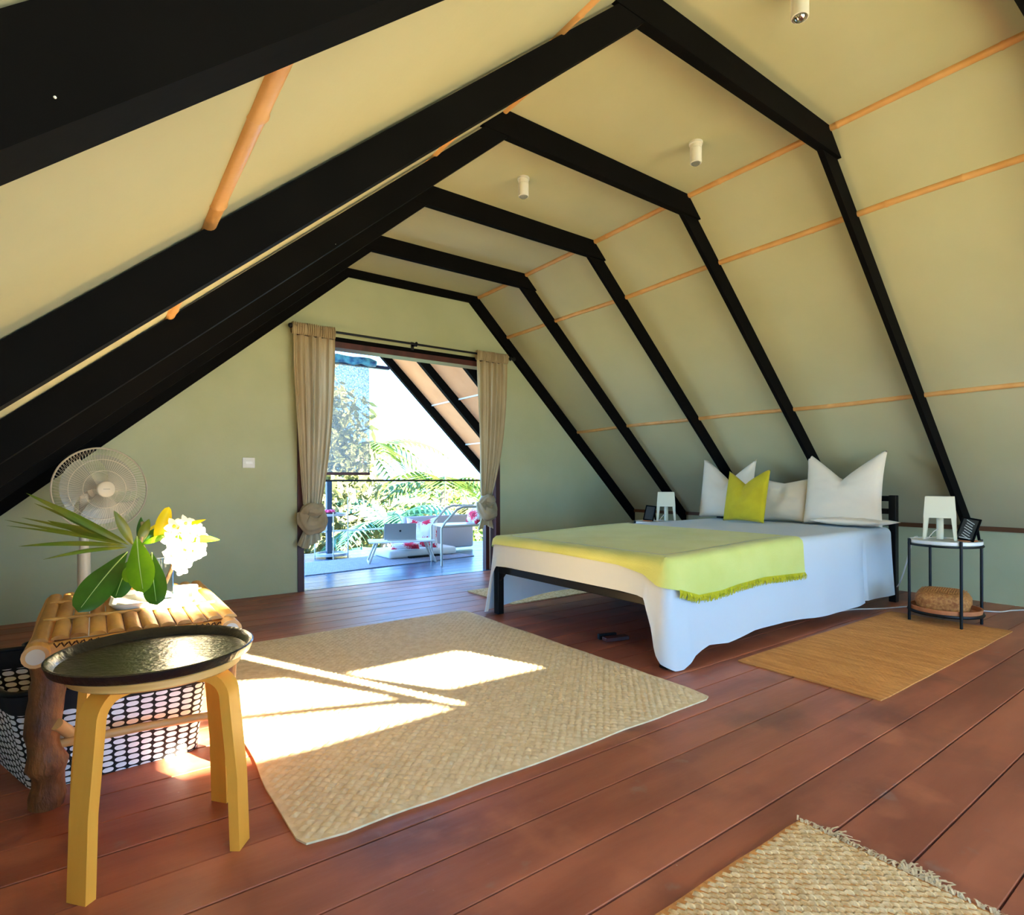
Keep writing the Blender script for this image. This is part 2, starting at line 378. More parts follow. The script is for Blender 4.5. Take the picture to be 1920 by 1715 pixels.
# trim where the slope meets the knee wall
bm = BM(); add_box(bm, WR - .018, WR + .002, Y0, Y1, ZR - .03, ZR + .004); tag(obj('trim_1', bm, mat('brown_trim', (96, 58, 26), .6)), kind='structure')

# ------------------------------------------------------------ black timber frames
sL = math.atan2(ZC - ZL, XL - WL); sR = math.atan2(ZC - ZR, WR - XR)
nL = Vector((sin(sL), 0, -cos(sL))); nR = Vector((-sin(sR), 0, -cos(sR)))
def frame(y, label, dl=.1, dr=.11, thick=.045, name='timber_roof_frame', left=True, wall=False, hb=.125, tl=None):
    t = thing(name, label, 'roof frame', (2.35, y, ZC), 'black timber roof frames')
    cy = y - .004; ry = y + (.016 if not wall else 0)
    if left:
        a = Vector((XL + .02, 0, ZC)); b = Vector((WL, 0, ZL)); k = dl
        pl = [(a.x, a.z), (b.x, b.z), (b.x, b.z - dl / cos(sL)), (XL + dl / sin(sL) * 1.0 + .1, ZC - dl / cos(sL) + math.tan(sL) * (dl / sin(sL) + .1)), ]
        pl[3] = (XL + .16, min(ZC, ZC - dl / cos(sL) + math.tan(sL) * .16))
        bm = BM(); add_prism(bm, [(p[0], p[1]) for p in pl], 'y', ry - (.016 if not wall else 0), y + (tl or thick)); obj('left_rafter', bm, M_black, t)
    dv = dr / cos(sR)
    pl = [(XR - .0, ZC), (WR, ZR), (WR, ZR - dv if ZR - dv > .42 else .42), (XR - .16, ZC - dv + math.tan(sR) * .16)]
    pl[3] = (XR - .12, min(ZC, ZC - dv + math.tan(sR) * .12))
    bm = BM(); add_prism(bm, pl, 'y', ry, y + thick); obj('right_rafter', bm, M_black, t)
    if not wall:
        xe = XR + hb / math.tan(sR); xs = XL - hb / math.tan(sL)
        bm = BM(); add_prism(bm, [(XL, ZC), (XR, ZC), (xe, ZC - hb), (xs, ZC - hb)], 'y', cy, cy + .022); obj('collar_beam', bm, M_black, t)
        bm = BM(); add_box(bm, XL, XR, cy + .024, y + thick, ZC - hb + .004, ZC); obj('collar_beam', bm, M_black, t)
    else:
        bm = BM(); add_prism(bm, [(XL, ZC), (XR, ZC), (XR + .06, ZC - .065), (XL - .06, ZC - .065)], 'y', cy, cy + thick); obj('collar_beam', bm, M_black, t)
    return t
frame(-.30, 'black timber roof frame just behind the viewer')
frame(.553, 'nearest black timber roof frame, cutting the top left corner', dl=.071, tl=.055)
frame(1.428, 'second black timber roof frame from the viewer, the tallest arch fully in view', dl=.094)
frame(2.298, 'third black timber roof frame, between the two far ceiling spotlights', dl=.1)
frame(3.155, 'fourth black timber roof frame, just beyond the farthest ceiling spotlight', dl=.1)
frame(4.015, 'fifth black timber roof frame, last one before the end wall', dl=.1)
frame(4.785, 'slim black timber roof frame set flat against the end wall', dl=.135, dr=.10, wall=True)
for i, y in enumerate((5.66, 6.46, 7.2)):
    t = thing('porch_rafter', ['black rafter under the porch roof nearest the doorway', 'middle black rafter under the porch roof outside', 'outermost black rafter edging the porch roof'][i], 'rafter', (3.06, y, ZC), 'porch rafters')
    bm = BM(); dv = .13 / cos(sR); add_prism(bm, [(XR - .0, ZC), (WR + .12, ZR - .115), (WR + .12, ZR - .115 - dv), (XR - .14, ZC)], 'y', y, y + .06); obj('beam', bm, M_black, t)
bm = BM(); add_prism(bm, [(XR, ZC + .1), (WR + .2, ZR - .1), (WR + .2, ZR - .02), (XR, ZC + .18)], 'y', 7.40, 7.44)
tag(obj('porch_fascia', bm, M_grey, origin=(4, 7.42, 1.6)), 'grey metal edge strip along the end of the porch roof', 'roof edge')

for (p, par) in (((-.0243, .5505, 1.190), 'timber_roof_frame.001'), ((.787, 2.2935, 1.862), 'timber_roof_frame.003')):
    bm = BM(); bmesh.ops.create_uvsphere(bm, u_segments=8, v_segments=6, radius=.0011, matrix=Matrix.Translation(p)); tag(obj('screw_head', bm, M_white, bpy.data.objects[par]), 'white screw head')

# ------------------------------------------------------------ bamboo battens
def batten(x, z, n, ya, yb, label, r=.018, flat=.5, seg=8, wob=.006, name='bamboo_batten'):
    n = n.normalized(); t = Vector((0, 1, 0)); s = t.cross(n).normalized()
    bm = BM(); N = max(2, int((yb - ya) / .05)); rings = []
    rnd = random.Random(hash((round(x, 2), round(ya, 1))) & 255)
    nodes = []; yy = ya + rnd.uniform(.1, .3)
    while yy < yb: nodes.append(yy); yy += rnd.uniform(.26, .4)
    ys = sorted(set([ya + (yb - ya) * i / N for i in range(N + 1)] + [q + e for q in nodes for e in (-.008, 0, .008) if ya < q + e < yb]))
    for y in ys:
        bul = 1 + .16 * max([max(0, 1 - abs(y - q) / .009) for q in nodes] + [0])
        wv = wob * sin(y * 2.1 + x * 3) + wob * .6 * sin(y * 4.7 + z)
        c = Vector((x, y, z)) + s * wv
        rings.append([bm.verts.new(c + s * (r * bul * cos(A)) + n * (r * 1.0 * bul * sin(A) - .002)) for A in [pi * k / seg for k in range(seg + 1)]])
    for a, b in zip(rings, rings[1:]):
        for k in range(seg): bm.faces.new((a[k], a[k + 1], b[k + 1], b[k]))
        bm.faces.new((a[seg], a[0], b[0], b[seg]))
    bm.faces.new(rings[0]); bm.faces.new(rings[-1][::-1])
    return tag(obj(name, bm, M_bamboo, None, 60, origin=(x, ya, z)), label, 'batten', 'bamboo battens')
def onR(x): return ZC - (x - XR) * math.tan(sR)
def onL(x): return ZC - (XL - x) * math.tan(sL)
nK = (nR + Vector((0, 0, -1))).normalized()
batten(XR + .012, ZC - .008, nK, Y0, Y1, 'bamboo batten at the corner of ceiling and right slope', wob=.003)
batten(3.43, onR(3.43), nR, Y0, Y1, 'upper bamboo batten across the right sloping ceiling')
batten(4.387, onR(4.387), nR, Y0, Y1, 'lower bamboo batten across the right sloping ceiling above the pillows')
nKL = (nL + Vector((0, 0, -1))).normalized()
batten(XL - .006, ZC - .008, nKL, Y0, Y1, 'bamboo batten at the corner of ceiling and left slope', wob=.003)
batten(1.248, onL(1.248), nL, Y0, Y1, 'upper bamboo batten on the left slope, glimpsed between black frames', wob=.004)
batten(.205, onL(.205), nL, Y0, Y1, 'bamboo batten on the near left slope, between two black frames', wob=.004)

# ------------------------------------------------------------ door opening frame
dr = thing('door_1', None, None, (2.34, Y1, 0)); dr['kind'] = 'structure'
for s, xx in ((0, DX0), (1, DX1)):
    a, b = (xx - .012, xx + .04) if s == 0 else (xx - .04, xx + .012)
    bm = BM(); add_box(bm, a, b, Y1 - .012, Y1 + .13, 0, 2.13); obj('jamb', bm, M_redwood, dr)
bm = BM(); add_box(bm, DX1 - .115, DX1 - .075, Y1 + .06, Y1 + .12, 0, 2.06); obj('door_stile', bm, M_redwood, dr)
bm = BM(); add_box(bm, DX1 - .075, DX1 - .052, Y1 + .07, Y1 + .10, 0, 2.06); obj('door_edge', bm, M_white2, dr)
bm = BM(); add_box(bm, DX0 - .012, DX1 + .012, Y1 - .012, Y1 + .13, 2.045, 2.095); obj('header', bm, M_redwood, dr)
bm = BM(); add_box(bm, DX0 - .012, DX1 + .012, Y1 - .004, Y1 + .12, 2.097, 2.135); obj('header', bm, M_black, dr)

# ------------------------------------------------------------ deck and railing
deck = obj('deck_floor', (lambda b: (add_box(b, -.4, 5.6, Y1 + .02, 7.35, -.2, -.022), b)[1])(BM()), M_gap); tag(deck, kind='structure')
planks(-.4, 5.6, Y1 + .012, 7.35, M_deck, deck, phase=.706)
rl = thing('deck_railing', 'thin dark metal railing at the far edge of the deck', 'railing', (3, 6.9, 0))
bm = BM(); add_box(bm, 0.2, 5.4, 6.885, 6.915, .905, .93); obj('top_rail', bm, M_metal, rl)
for px in (2.275, 4.9, .4):
    bm = BM(); add_box(bm, px - .03, px + .03, 6.87, 6.93, 0, .905); obj('post', bm, mat('blue_grey_post', (40, 60, 78), .5) if 'blue_grey_post' not in MATS else MATS['blue_grey_post'], rl)
bm = BM(); add_box(bm, .2, 5.4, 6.89, 6.91, .295, .315); o = obj('lower_rail', bm, M_white, rl); tag(o, 'white lower rail')
# roll-down sheer blind
bl = thing('roller_blind', 'sheer grey mesh blind pulled down at the left of the deck', 'blind', (2.3, 6.96, 2.4))
bm = BM(); add_box(bm, 1.5, 2.815, 6.955, 6.958, 1.0, 2.36); obj('mesh_panel', bm, M_blind, bl)
bm = BM(); add_box(bm, 1.5, 2.815, 6.94, 6.975, .985, 1.02); obj('bottom_bar', bm, M_redwood, bl)
bm = BM()
add_tube(bm, [(1.3 + .1 * i, 6.95 + .012 * sin(i * 1.7), 2.42 + .012 * sin(i * 2.3)) for i in range(17)], [.05 + .012 * sin(i * 3.1) for i in range(17)], 12)
obj('rolled_sheet', bm, mat('blue_tarpaulin', (10, 60, 130), .35, (90, 170, 200), 14, bump=.6, bscale=20), bl, 60)
bm = BM(); add_box(bm, 1.2, 3.1, 6.97, 7.03, 2.36, 2.40); obj('head_rail', bm, mat('navy_rail', (20, 40, 80), .5), bl)

# ------------------------------------------------------------ curtain rod and curtains
rod = thing('curtain_rod', 'thin black curtain rod over the doorway', 'curtain rod', (2.37, 4.745, 2.155))
bm = BM(); add_tube(bm, [(1.27, 4.745, 2.155), (3.46, 4.745, 2.155)], .0095, 10); obj('pole', bm, M_metal, rod, 60)
for x in (1.262, 3.472): 
    bm = BM(); bmesh.ops.create_uvsphere(bm, u_segments=12, v_segments=8, radius=.02, matrix=Matrix.Translation((x, 4.745, 2.155))); obj('finial', bm, M_metal, rod, 60)
for x in (1.30, 2.37, 3.43):
    bm = BM(); add_box(bm, x - .009, x + .009, 4.745, 4.84, 2.145, 2.163); add_ring(bm, (x, 4.745, 2.155), .016, .007, Vector((1, 0, 0)), 16, 6)
    add_box(bm, x - .014, x + .014, 4.822, 4.832, 2.12, 2.19); obj('bracket', bm, M_metal, rod, 40)
def curtain(x0, x1, xk, kw, label, seed, zt=2.185, zk=.62, zb=.38, wb_=.12):
    c = thing('curtain', label, 'curtain', ((x0 + x1) / 2, 4.74, 2.155), 'knotted door curtains')
    rnd = random.Random(seed); ph = [rnd.uniform(0, 6.28) for _ in range(4)]
    yc = 4.745
    def edge(t):   # t 0 top .. 1 knot
        e = t ** 1.5 if t < 1 else 1
        return x0 + (xk - kw - x0) * e, x1 + (xk + kw - x1) * (t ** 2.1)
    def f(u, v):
        t = v; a, b = edge(t); z = zt - .095 + (zk + .12 - zt + .095) * t
        uu_ = u + .01 * sin(u * 31 + ph[0]); x = a + (b - a) * uu_
        amp = .028 * (1 - .35 * t)
        q = u + .035 * noise.noise(Vector((u * 3, t * 1.2, seed)))
        y = yc + amp * (.5 + .9 * abs(noise.noise(Vector((u * 4 + seed, t, 0))))) * sin(q * 2 * pi * 5 + ph[1]) + .006 * sin(q * 2 * pi * 12 + ph[3]) + .012 * noise.noise(Vector((u * 14, t * 2.2, seed)))
        return Vector((x, y - .01 * t, z))
    bm = BM(); add_grid(bm, f, 150, 40); obj('drape', bm, M_curt, c, 179)
    def hd(u, v):
        A = 2 * pi * v; x = x0 - .004 + (x1 - x0 + .008) * u
        rr_ = .017 + .004 * sin(u * 2 * pi * 17 + ph[0]) + .002 * sin(u * 90)
        zz = .048 * cos(A) + (.006 * sin(u * 2 * pi * 19 + ph[1]) if cos(A) > .3 else 0)
        return Vector((x, yc + rr_ * sin(A) * 1.25 + .006 * sin(u * 2 * pi * 21), 2.14 + zz))
    bm = BM(); add_grid(bm, hd, 170, 14); obj('gathered_heading', bm, M_curt, c, 179)
    # knot: an overlapping pair of wrapped bands plus a hanging tail
    def lump(cx, cz, rx, rz, ry, tw, sd):
        bm = BM(); bmesh.ops.create_icosphere(bm, subdivisions=4, radius=1)
        for v in bm.verts:
            p = v.co.copy(); q = Vector((p.x * rx, p.y * ry, p.z * rz))
            fold = .06 * sin(7 * (p.x * cos(tw) + p.z * sin(tw)) + 2 * p.y) + .10 * noise.noise(p * 1.8 + Vector((sd, 0, 0)))
            q *= (1 + fold); v.co = Vector((cx + q.x, yc - .01 + q.y, cz + q.z))
        return bm
    obj('knot', lump(xk, zk, kw * .85, .10, .05, .9, seed), M_curt, c, 179)
    def band(P, rm, sd):
        P = [Vector(p) for p in P]; N = 26; bm = BM()
        def f(u, v):
            t = u * (len(P) - 1); i = min(int(t), len(P) - 2); t -= i; p0, p1, p2, p3 = P[max(i - 1, 0)], P[i], P[i + 1], P[min(i + 2, len(P) - 1)]
            q = .5 * ((2 * p1) + (-p0 + p2) * t + (2 * p0 - 5 * p1 + 4 * p2 - p3) * t * t + (-p0 + 3 * p1 - 3 * p2 + p3) * t ** 3)
            tg = ((p2 - p1) + (p1 - p0) * .01).normalized(); a = tg.cross(Vector((0, 1, 0))).normalized(); b = tg.cross(a); A = 2 * pi * v
            r = rm * (.55 + .45 * sin(pi * u)) * (1 + .09 * sin(A * 7 + sd + u * 3) + .16 * noise.noise(Vector((cos(A) * 1.5 + sd, sin(A) * 1.5, u * 3))))
            return q + a * (r * 1.15 * cos(A)) + b * (r * .8 * sin(A))
        add_grid(bm, f, N, 44); bmesh.ops.remove_doubles(bm, verts=bm.verts[:], dist=.0003); obj('knot_band', bm, M_curt, c, 179)
    k_ = kw * 1.1
    band([(xk - k_, yc + .01, zk + .015), (xk - k_ * .5, yc - .05, zk + .085), (xk + k_ * .35, yc - .06, zk + .075), (xk + k_, yc - .01, zk + .10)], .042, seed)
    band([(xk - k_ * .9, yc + .0, zk + .06), (xk - k_ * .7, yc - .045, zk - .03), (xk + k_ * .2, yc - .07, zk - .055), (xk + k_ * .95, yc - .02, zk + .01)], .060, seed + 2)
    band([(xk + k_ * .9, yc + .0, zk + .07), (xk + k_ * .75, yc - .03, zk - .03), (xk + k_ * .2, yc - .035, zk - .11)], .045, seed + 4)
    def tl(u, v):
        z = zk - .06 + (zb - zk + .06 + .03 * sin(u * 5 + seed)) * v; wdt = kw * .7 + (wb_ * .75 - kw * .6) * v
        x = xk + (u - .5) * 2 * wdt - .02 * v
        return Vector((x, yc + .03 * sin(u * 2 * pi * 3 + seed) * (.5 + .5 * v), z))
    bm = BM(); add_grid(bm, tl, 60, 14); obj('tail', bm, M_curt, c, 179)
curtain(1.275, 1.615, 1.425, .075, 'beige linen curtain tied in a knot at the left of the doorway', 3, zk=.60, zb=.39)
curtain(3.02, 3.385, 3.125, .07, 'beige linen curtain tied in a knot at the right of the doorway', 11, zk=.64, zb=.44, wb_=.11)

# ------------------------------------------------------------ light switch
sw = thing('wall_switch', 'white square wall switch left of the doorway', 'switch', (.965, Y1, 1.05))
bm = BM(); add_box(bm, .92, 1.01, Y1 - .008, Y1 + .002, 1.012, 1.092, .003); obj('plate', bm, M_white, sw, 40)
bm = BM(); add_box(bm, .94, .992, Y1 - .013, Y1 - .007, 1.042, 1.062, .002); obj('rocker', bm, mat('switch_white', (246, 244, 236), .3), sw)

# ------------------------------------------------------------ ceiling spots
sp = None
for i, (x, y) in enumerate(((2.629, 1.92), (2.09, 2.752), (2.118, 1.09))):
    t = thing('ceiling_spotlight', ['white cylindrical ceiling spotlight over the bed, between two black frames',
              'white cylindrical ceiling spotlight farthest from the viewer', 'white ceiling spotlight at the top edge with its silvered bulb showing'][i], 'ceiling light', (x, y, ZC), 'ceiling spotlights')
    bm = BM(); add_lathe(bm, [(0, 0), (.036, 0), (.036, -.012), (.031, -.014), (.031, -.034), (.029, -.036), (.031, -.038), (.031, -.112), (.027, -.114), (.027, -.06), (0, -.06)], (x, y, ZC), 28)
    obj('housing', bm, M_white, t, 40)
    bm = BM(); bmesh.ops.create_uvsphere(bm, u_segments=20, v_segments=14, radius=.023, matrix=Matrix.Translation((x, y, ZC - .105)))
    obj('bulb', bm, mat('silvered_bulb', (200, 196, 186), .08, metal=1) if i == 2 else M_glass, t, 179)

# ------------------------------------------------------------ woven floor mats
def weave(name, x0, x1, y0, y1, a, b, z, h, diag, m, parent, seed, skew=0.):
    rnd = random.Random(seed); V = []; F = []
    cx, cy = (x0 + x1) / 2, (y0 + y1) / 2
    n = int(max(x1 - x0, y1 - y0) * (.75 if diag else .5) / min(a, b)) + 2
    for i in range(-n, n + 1):
        for j in range(-n, n + 1):
            if diag:
                px = cx + (i - j) * a * .7071; py = cy + (i + j) * a * .7071
            else: px = cx + i * a; py = cy + j * b + (b / 2 if i % 2 else 0)
            if not (x0 + a * .5 < px < x1 - a * .5 and y0 + b * .5 < py < y1 - b * .5): continue
            k = len(V); hh = h * rnd.uniform(.6, 1.25)
            if diag:
                th = pi / 4 + (pi / 2 if (i + j) % 2 else 0); l, w_ = a * .56, a * .44
            else: th = pi / 2 + skew; l, w_ = b * .56, a * .46
            c, s_ = cos(th), sin(th)
            for (q, r, zz) in ((-l, -w_, 0), (l, -w_, 0), (l, w_, 0), (-l, w_, 0), (-l * .45, -w_ * .3, hh), (l * .45, -w_ * .3, hh), (l * .45, w_ * .3, hh), (-l * .45, w_ * .3, hh)):
                V.append((px + q * c - r * s_, py + q * s_ + r * c, z + zz))
            F += [(k + 4, k + 5, k + 6, k + 7), (k, k + 1, k + 5, k + 4), (k + 1, k + 2, k + 6, k + 5), (k + 2, k + 3, k + 7, k + 6), (k + 3, k, k + 4, k + 7)]
    o = raw(name, V, F, m, parent, 50); o['kind'] = 'stuff'; return o
def slab_outline(x0, x1, y0, y1, z0, z1, wob, m, parent=None, name='backing', origin=None, seed=1, rc=.03):
    rnd = random.Random(seed); pts = []
    def edge(ax, ay, bx, by, n):
        for i in range(n):
            t = i / n; px = ax + (bx - ax) * t; py = ay + (by - ay) * t
            e = min(t, 1 - t) * 6; wv = wob * noise.noise(Vector((px * 4, py * 4, seed))) * min(1, e)
            dx, dy = (by - ay), -(bx - ax); L_ = math.hypot(dx, dy)
            pts.append((px + dx / L_ * wv, py + dy / L_ * wv))
    edge(x0, y0 + rc, x0, y1 - rc, 26); pts.append((x0 + rc * .3, y1 - rc * .3)); edge(x0 + rc, y1, x1 - rc, y1, 26); pts.append((x1 - rc * .3, y1 - rc * .3))
    edge(x1, y1 - rc, x1, y0 + rc, 26); pts.append((x1 - rc * .3, y0 + rc * .3)); edge(x1 - rc, y0, x0 + rc, y0, 26); pts.append((x0 + rc * .3, y0 + rc * .3))
    bm = BM(); add_prism(bm, pts, 'z', z0, z1); return obj(name, bm, m, parent, origin=origin)
mt = thing('woven_mat', 'large plain straw-coloured woven mat on the floor beside the bed', 'mat', (1.24, 2.43, 0), 'floor mats')
slab_outline(.405, 2.075, 1.435, 3.44, .0005, .006, .012, M_pandan, mt, 'mat_base', seed=2, rc=.05)
weave('plaiting', .415, 2.065, 1.445, 3.43, .026, .026, .0055, .0042, True, M_pandan, mt, 5)
mt = thing('jute_rug', 'golden brown jute rug under the right-hand bedside table', 'rug', (3.5, 1.33, 0), 'floor mats')
slab_outline(2.585, 4.40, 1.005, 1.655, .0005, .006, .006, M_juted, mt, 'rug_base', seed=3, rc=.012)
weave('ribbing', 2.59, 4.395, 1.01, 1.65, .015, .024, .0055, .003, False, M_juted, mt, 6, .25)
mt = thing('jute_rug', 'coarse twisted jute rug with frayed fringe at the bottom edge', 'rug', (1.0, .2, 0), 'floor mats')
slab_outline(.3, 1.50, -.45, .782, .0005, .007, .006, M_juted, mt, 'rug_base', seed=4, rc=.015)
weave('cording', .3, 1.50, -.45, .785, .0135, .021, .0065, .0058, False, M_jute, mt, 7, .38)
V = []; F = []; rnd = random.Random(9)
y = -.45
while y < .78:
    big = noise.noise(Vector((y * 9, 2, 0))) > .12
    for k in range(3 if not big else 7):
        ln = rnd.uniform(.010, .03) * (1.9 if big else 1); a = rnd.uniform(-.9, .9); yy = y + rnd.uniform(-.012, .012); wd = .0022
        p = Vector((1.492, yy, .006)); dd = Vector((cos(a), sin(a), 0)); s_ = Vector((-sin(a), cos(a), 0)); i0 = len(V)
        for t in (0, .5, 1):
            q = p + dd * ln * t + Vector((0, 0, .006 * sin(pi * t) + .003 * rnd.random())); V += [tuple(q - s_ * wd), tuple(q + s_ * wd)]
        F += [(i0, i0 + 1, i0 + 3, i0 + 2), (i0 + 2, i0 + 3, i0 + 5, i0 + 4)]
    y += .011
o = raw('fringe', V, F, mat('frayed_jute', (214, 190, 146), .95), mt); o['kind'] = 'stuff'
mt = thing('jute_rug', 'jute rug on the far side of the bed, seen under the frame', 'rug', (3.3, 3.75, 0), 'floor mats')
slab_outline(2.46, 4.25, 3.385, 4.02, .0005, .007, .006, M_jute, mt, 'rug_base', seed=5, rc=.012)
weave('ribbing', 2.465, 4.245, 3.39, 4.015, .02, .03, .0065, .003, False, M_jute, mt, 8, .25)
V = []; F = []
for k in range(34):
    yy = 3.4 + k * .0185; a = pi + rnd.uniform(-.5, .5); p = Vector((2.462, yy, .006)); ln = rnd.uniform(.02, .04); dd = Vector((cos(a), sin(a), 0)); s_ = Vector((-sin(a), cos(a), 0)) * .004; i0 = len(V)
    V += [tuple(p - s_), tuple(p + s_), tuple(p + dd * ln + s_ + Vector((0, 0, .004))), tuple(p + dd * ln - s_ + Vector((0, 0, .004)))]; F.append((i0, i0 + 1, i0 + 2, i0 + 3))
o = raw('fringe', V, F, M_jute, mt); o['kind'] = 'stuff'

# ------------------------------------------------------------ bed
bed = thing('bed', 'black metal bed frame with a plain ladder headboard', 'bed', (3.5, 2.5, 0))
BX0, BX1, BY0, BY1 = 2.20, 4.80, 1.775, 3.245
for (x, y) in ((BX0, BY0), (BX0, BY1 - .05)):
    bm = BM(); add_box(bm, x, x + .05, y, y + .05, 0, .33, .004); obj('leg', bm, M_metal, bed)
for (x, y) in ((BX1, BY0 - .02), (BX1, BY1 - .03)):
    bm = BM(); add_box(bm, x - .03, x + .02, y, y + .05, 0, .79, .004); obj('headboard_post', bm, M_metal, bed)
bm = BM(); add_box(bm, BX0, BX0 + .05, BY0 + .05, BY1 - .05, .285, .33, .004); obj('foot_rail', bm, M_metal, bed)
for y in (BY0 + .005, BY1 - .045):
    bm = BM(); add_box(bm, BX0 + .05, BX1 - .03, y, y + .04, .27, .325, .003); obj('side_rail', bm, M_metal, bed)
for (za, zb_) in ((.745, .785), (.65, .69), (.45, .49)):
    bm = BM(); add_box(bm, BX1 - .02, BX1 + .01, BY0 + .03, BY1 - .03, za, zb_, .003); obj('headboard_rail', bm, M_metal, bed)
for (y, s_) in ((BY0 + .05, 1), (BY1 - .05, -1)):
    bm = BM(); add_prism(bm, [(y, .285), (y + s_ * .06, .285), (y, .225)], 'x', BX0 + .015, BX0 + .03); obj('corner_gusset', bm, M_metal, bed)
for k in range(12):
    x = BX0 + .12 + k * .215; bm = BM(); add_box(bm, x, x + .07, BY0 + .045, BY1 - .045, .295, .312); obj('slat', bm, M_metal, bed)
bm = BM(); add_box(bm, 3.45, 3.5, 2.47, 2.52, 0, .294, .003); obj('leg', bm, M_metal, bed)

bm = BM(); add_box(bm, 2.225, 4.75, 1.81, 3.21, .326, .508, .05); tag(obj('mattress', bm, M_matt, None, 60, origin=(3.5, 2.5, .326)), 'thick mattress lying on the black bed frame under the white sheet', 'mattress')

def ztop(x): 
    t = max(0, min(1, (x - 2.2) / 1.3)); return .525 + .03 * t * t * (3 - 2 * t)
def lerp_tab(tab, s):
    if s <= tab[0][0]: return tab[0][1]
    for (a, va), (b, vb) in zip(tab, tab[1:]):
        if s <= b:
            t = (s - a) / (b - a); return va + (vb - va) * t
    return tab[-1][1]
FX, NY, FY = 2.188, 1.768, 3.258; RC = .04
def path_point(s, xe):
    """s=0 at the near corner; s>0 runs along the near side to the head, s<0 across the foot and up the far side"""
    q = RC * pi / 2
    if s > q / 2: x = FX + RC + (s - q / 2); return Vector((x, NY)), Vector((0, -1))
    if s >= -q / 2:
        A = (s + q / 2) / q * pi / 2; n = Vector((-cos(A), -sin(A))); return Vector((FX + RC, NY + RC)) + n * RC, n
    L = FY - NY - 2 * RC; s2 = -s - q / 2
    if s2 <= L: return Vector((FX, NY + RC + s2)), Vector((-1, 0))
    s3 = s2 - L
    if s3 <= q:
        A = s3 / q * pi / 2; n = Vector((-cos(A), sin(A))); return Vector((FX + RC, FY - RC)) + n * RC, n
    return Vector((FX + RC + s3 - q, FY)), Vector((0, 1))
SLEN = FY - NY - 2 * RC + RC * pi
hem_sheet = [(-SLEN - 2.6, .07), (-SLEN - .5, .08), (-SLEN - .16, .05), (-SLEN + .02, .012), (-SLEN + .07, .012), (-SLEN + .10, .03), (-SLEN + .125, .28), (-SLEN + .15, .335), (-.16, .335), (-.115, .328), (-.10, .28), (-.065, .19), (-.045, .10), (-.018, .035), (.02, .004), (.06, .004), (.11, .024),
             (.16, .052), (.22, .064), (.30, .075), (.45, .062), (.7, .088), (1.0, .09), (1.35, .062), (1.7, .05), (1.95, .058), (2.1, .075), (2.55, .066)]
flare_sheet = [(-SLEN - 2.5, .015), (-SLEN - .2, .03), (-SLEN + .03, .075), (-SLEN + .22, .0), (-.30, .0), (-.13, .022), (.0, .030), (.12, .038), (.3, .02), (2.6, .02)]
def skirt(bm, s0, s1, ns, hem, flare, off, nv, foldk, amp, seed, inset=.10, rad=.045):
    def f(u, v):
        s = s0 + (s1 - s0) * u; p, n = path_point(s, 0); x = p.x
        zt = ztop(x) + off; zh = lerp_tab(hem, s); fl = lerp_tab(flare, s)
        if v < .3:
            t = v / .3
            if t < .5: o = -inset + (inset - rad) * t * 2; z = zt
            else: A = (t - .5) * 2 * pi / 2; o = -rad + rad * sin(A); z = zt - rad * (1 - cos(A))
            g = 0
        else:
            g = (v - .3) / .7; z = zt - rad + (zh - zt + rad) * g; o = fl * g ** 1.4
        drop = max(0, (zt - zh) - .25) / .45
        fold = amp * drop * g * (sin(s * foldk + seed) * .6 + .5 * noise.noise(Vector((s * 2.6, seed, g * .4))) * 2)
        pl = max(0, 1 - abs(s - 2.07) / .03) * .035 * g * (1 if foldk > 0 and seed == 1 else 0)
        o += off + fold - pl
        return Vector((p.x + n.x * o, p.y + n.y * o, z))
    add_grid(bm, f, ns, nv)
bm = BM()
skirt(bm, -SLEN - 2.45, 2.52, 900, hem_sheet, flare_sheet, 0, 22, 13, .02, 1)
def topf(x0, x1, y0, y1, off, amp, sd):
    return lambda u, v: Vector((x0 + (x1 - x0) * u, y0 + (y1 - y0) * v, ztop(x0 + (x1 - x0) * u) + off + amp * (noise.noise(Vector((u * 5, v * 4, sd))) + .8 * noise.noise(Vector((u * 14, v * 5, sd)))) * min(1, 8 * u * (1 - u)) * min(1, 8 * v * (1 - v))))
add_grid(bm, topf(FX + .098, 4.74, NY + .098, FY - .098, 0, .004, 2), 60, 40)
bmesh.ops.remove_doubles(bm, verts=bm.verts[:], dist=.0008)
tag(obj('bed_sheet', bm, M_sheet, None, 179, origin=(3.5, 2.5, .5)), 'white cotton bedspread hanging to the floor at the corners of the bed', 'bedspread')
# throw
hem_th = [(-SLEN - 1.3, .40), (-SLEN - .1, .40), (-SLEN + .12, .478), (-SLEN * .5, .480), (-.30, .470), (-.12, .445), (-.03, .40), (.06, .375), (.2, .335), (.4, .335), (.55, .350), (.8, .362), (1.25, .345)]
fl_th = [(-SLEN - 2, .0), (-SLEN + .1, .004), (-.25, .004), (-.03, .018), (.15, .022), (.4, .012), (1.3, .010)]
TE = 1.245
bm = BM(); skirt(bm, -SLEN - TE, TE, 330, hem_th, fl_th, .009, 16, 17, .03, 5)
xe = FX + RC + (TE - RC * pi / 4)
add_grid(bm, topf(FX + .098, xe, NY + .098, FY - .098, .009, .003, 6), 40, 40)
bmesh.ops.remove_doubles(bm, verts=bm.verts[:], dist=.0008)
th = obj('throw_blanket', bm, M_throw, None, 179, origin=(2.8, 2.5, .53)); tag(th, 'lime yellow throw with fringed edge spread across the foot of the bed', 'blanket')
V = []; F = []; s = .05
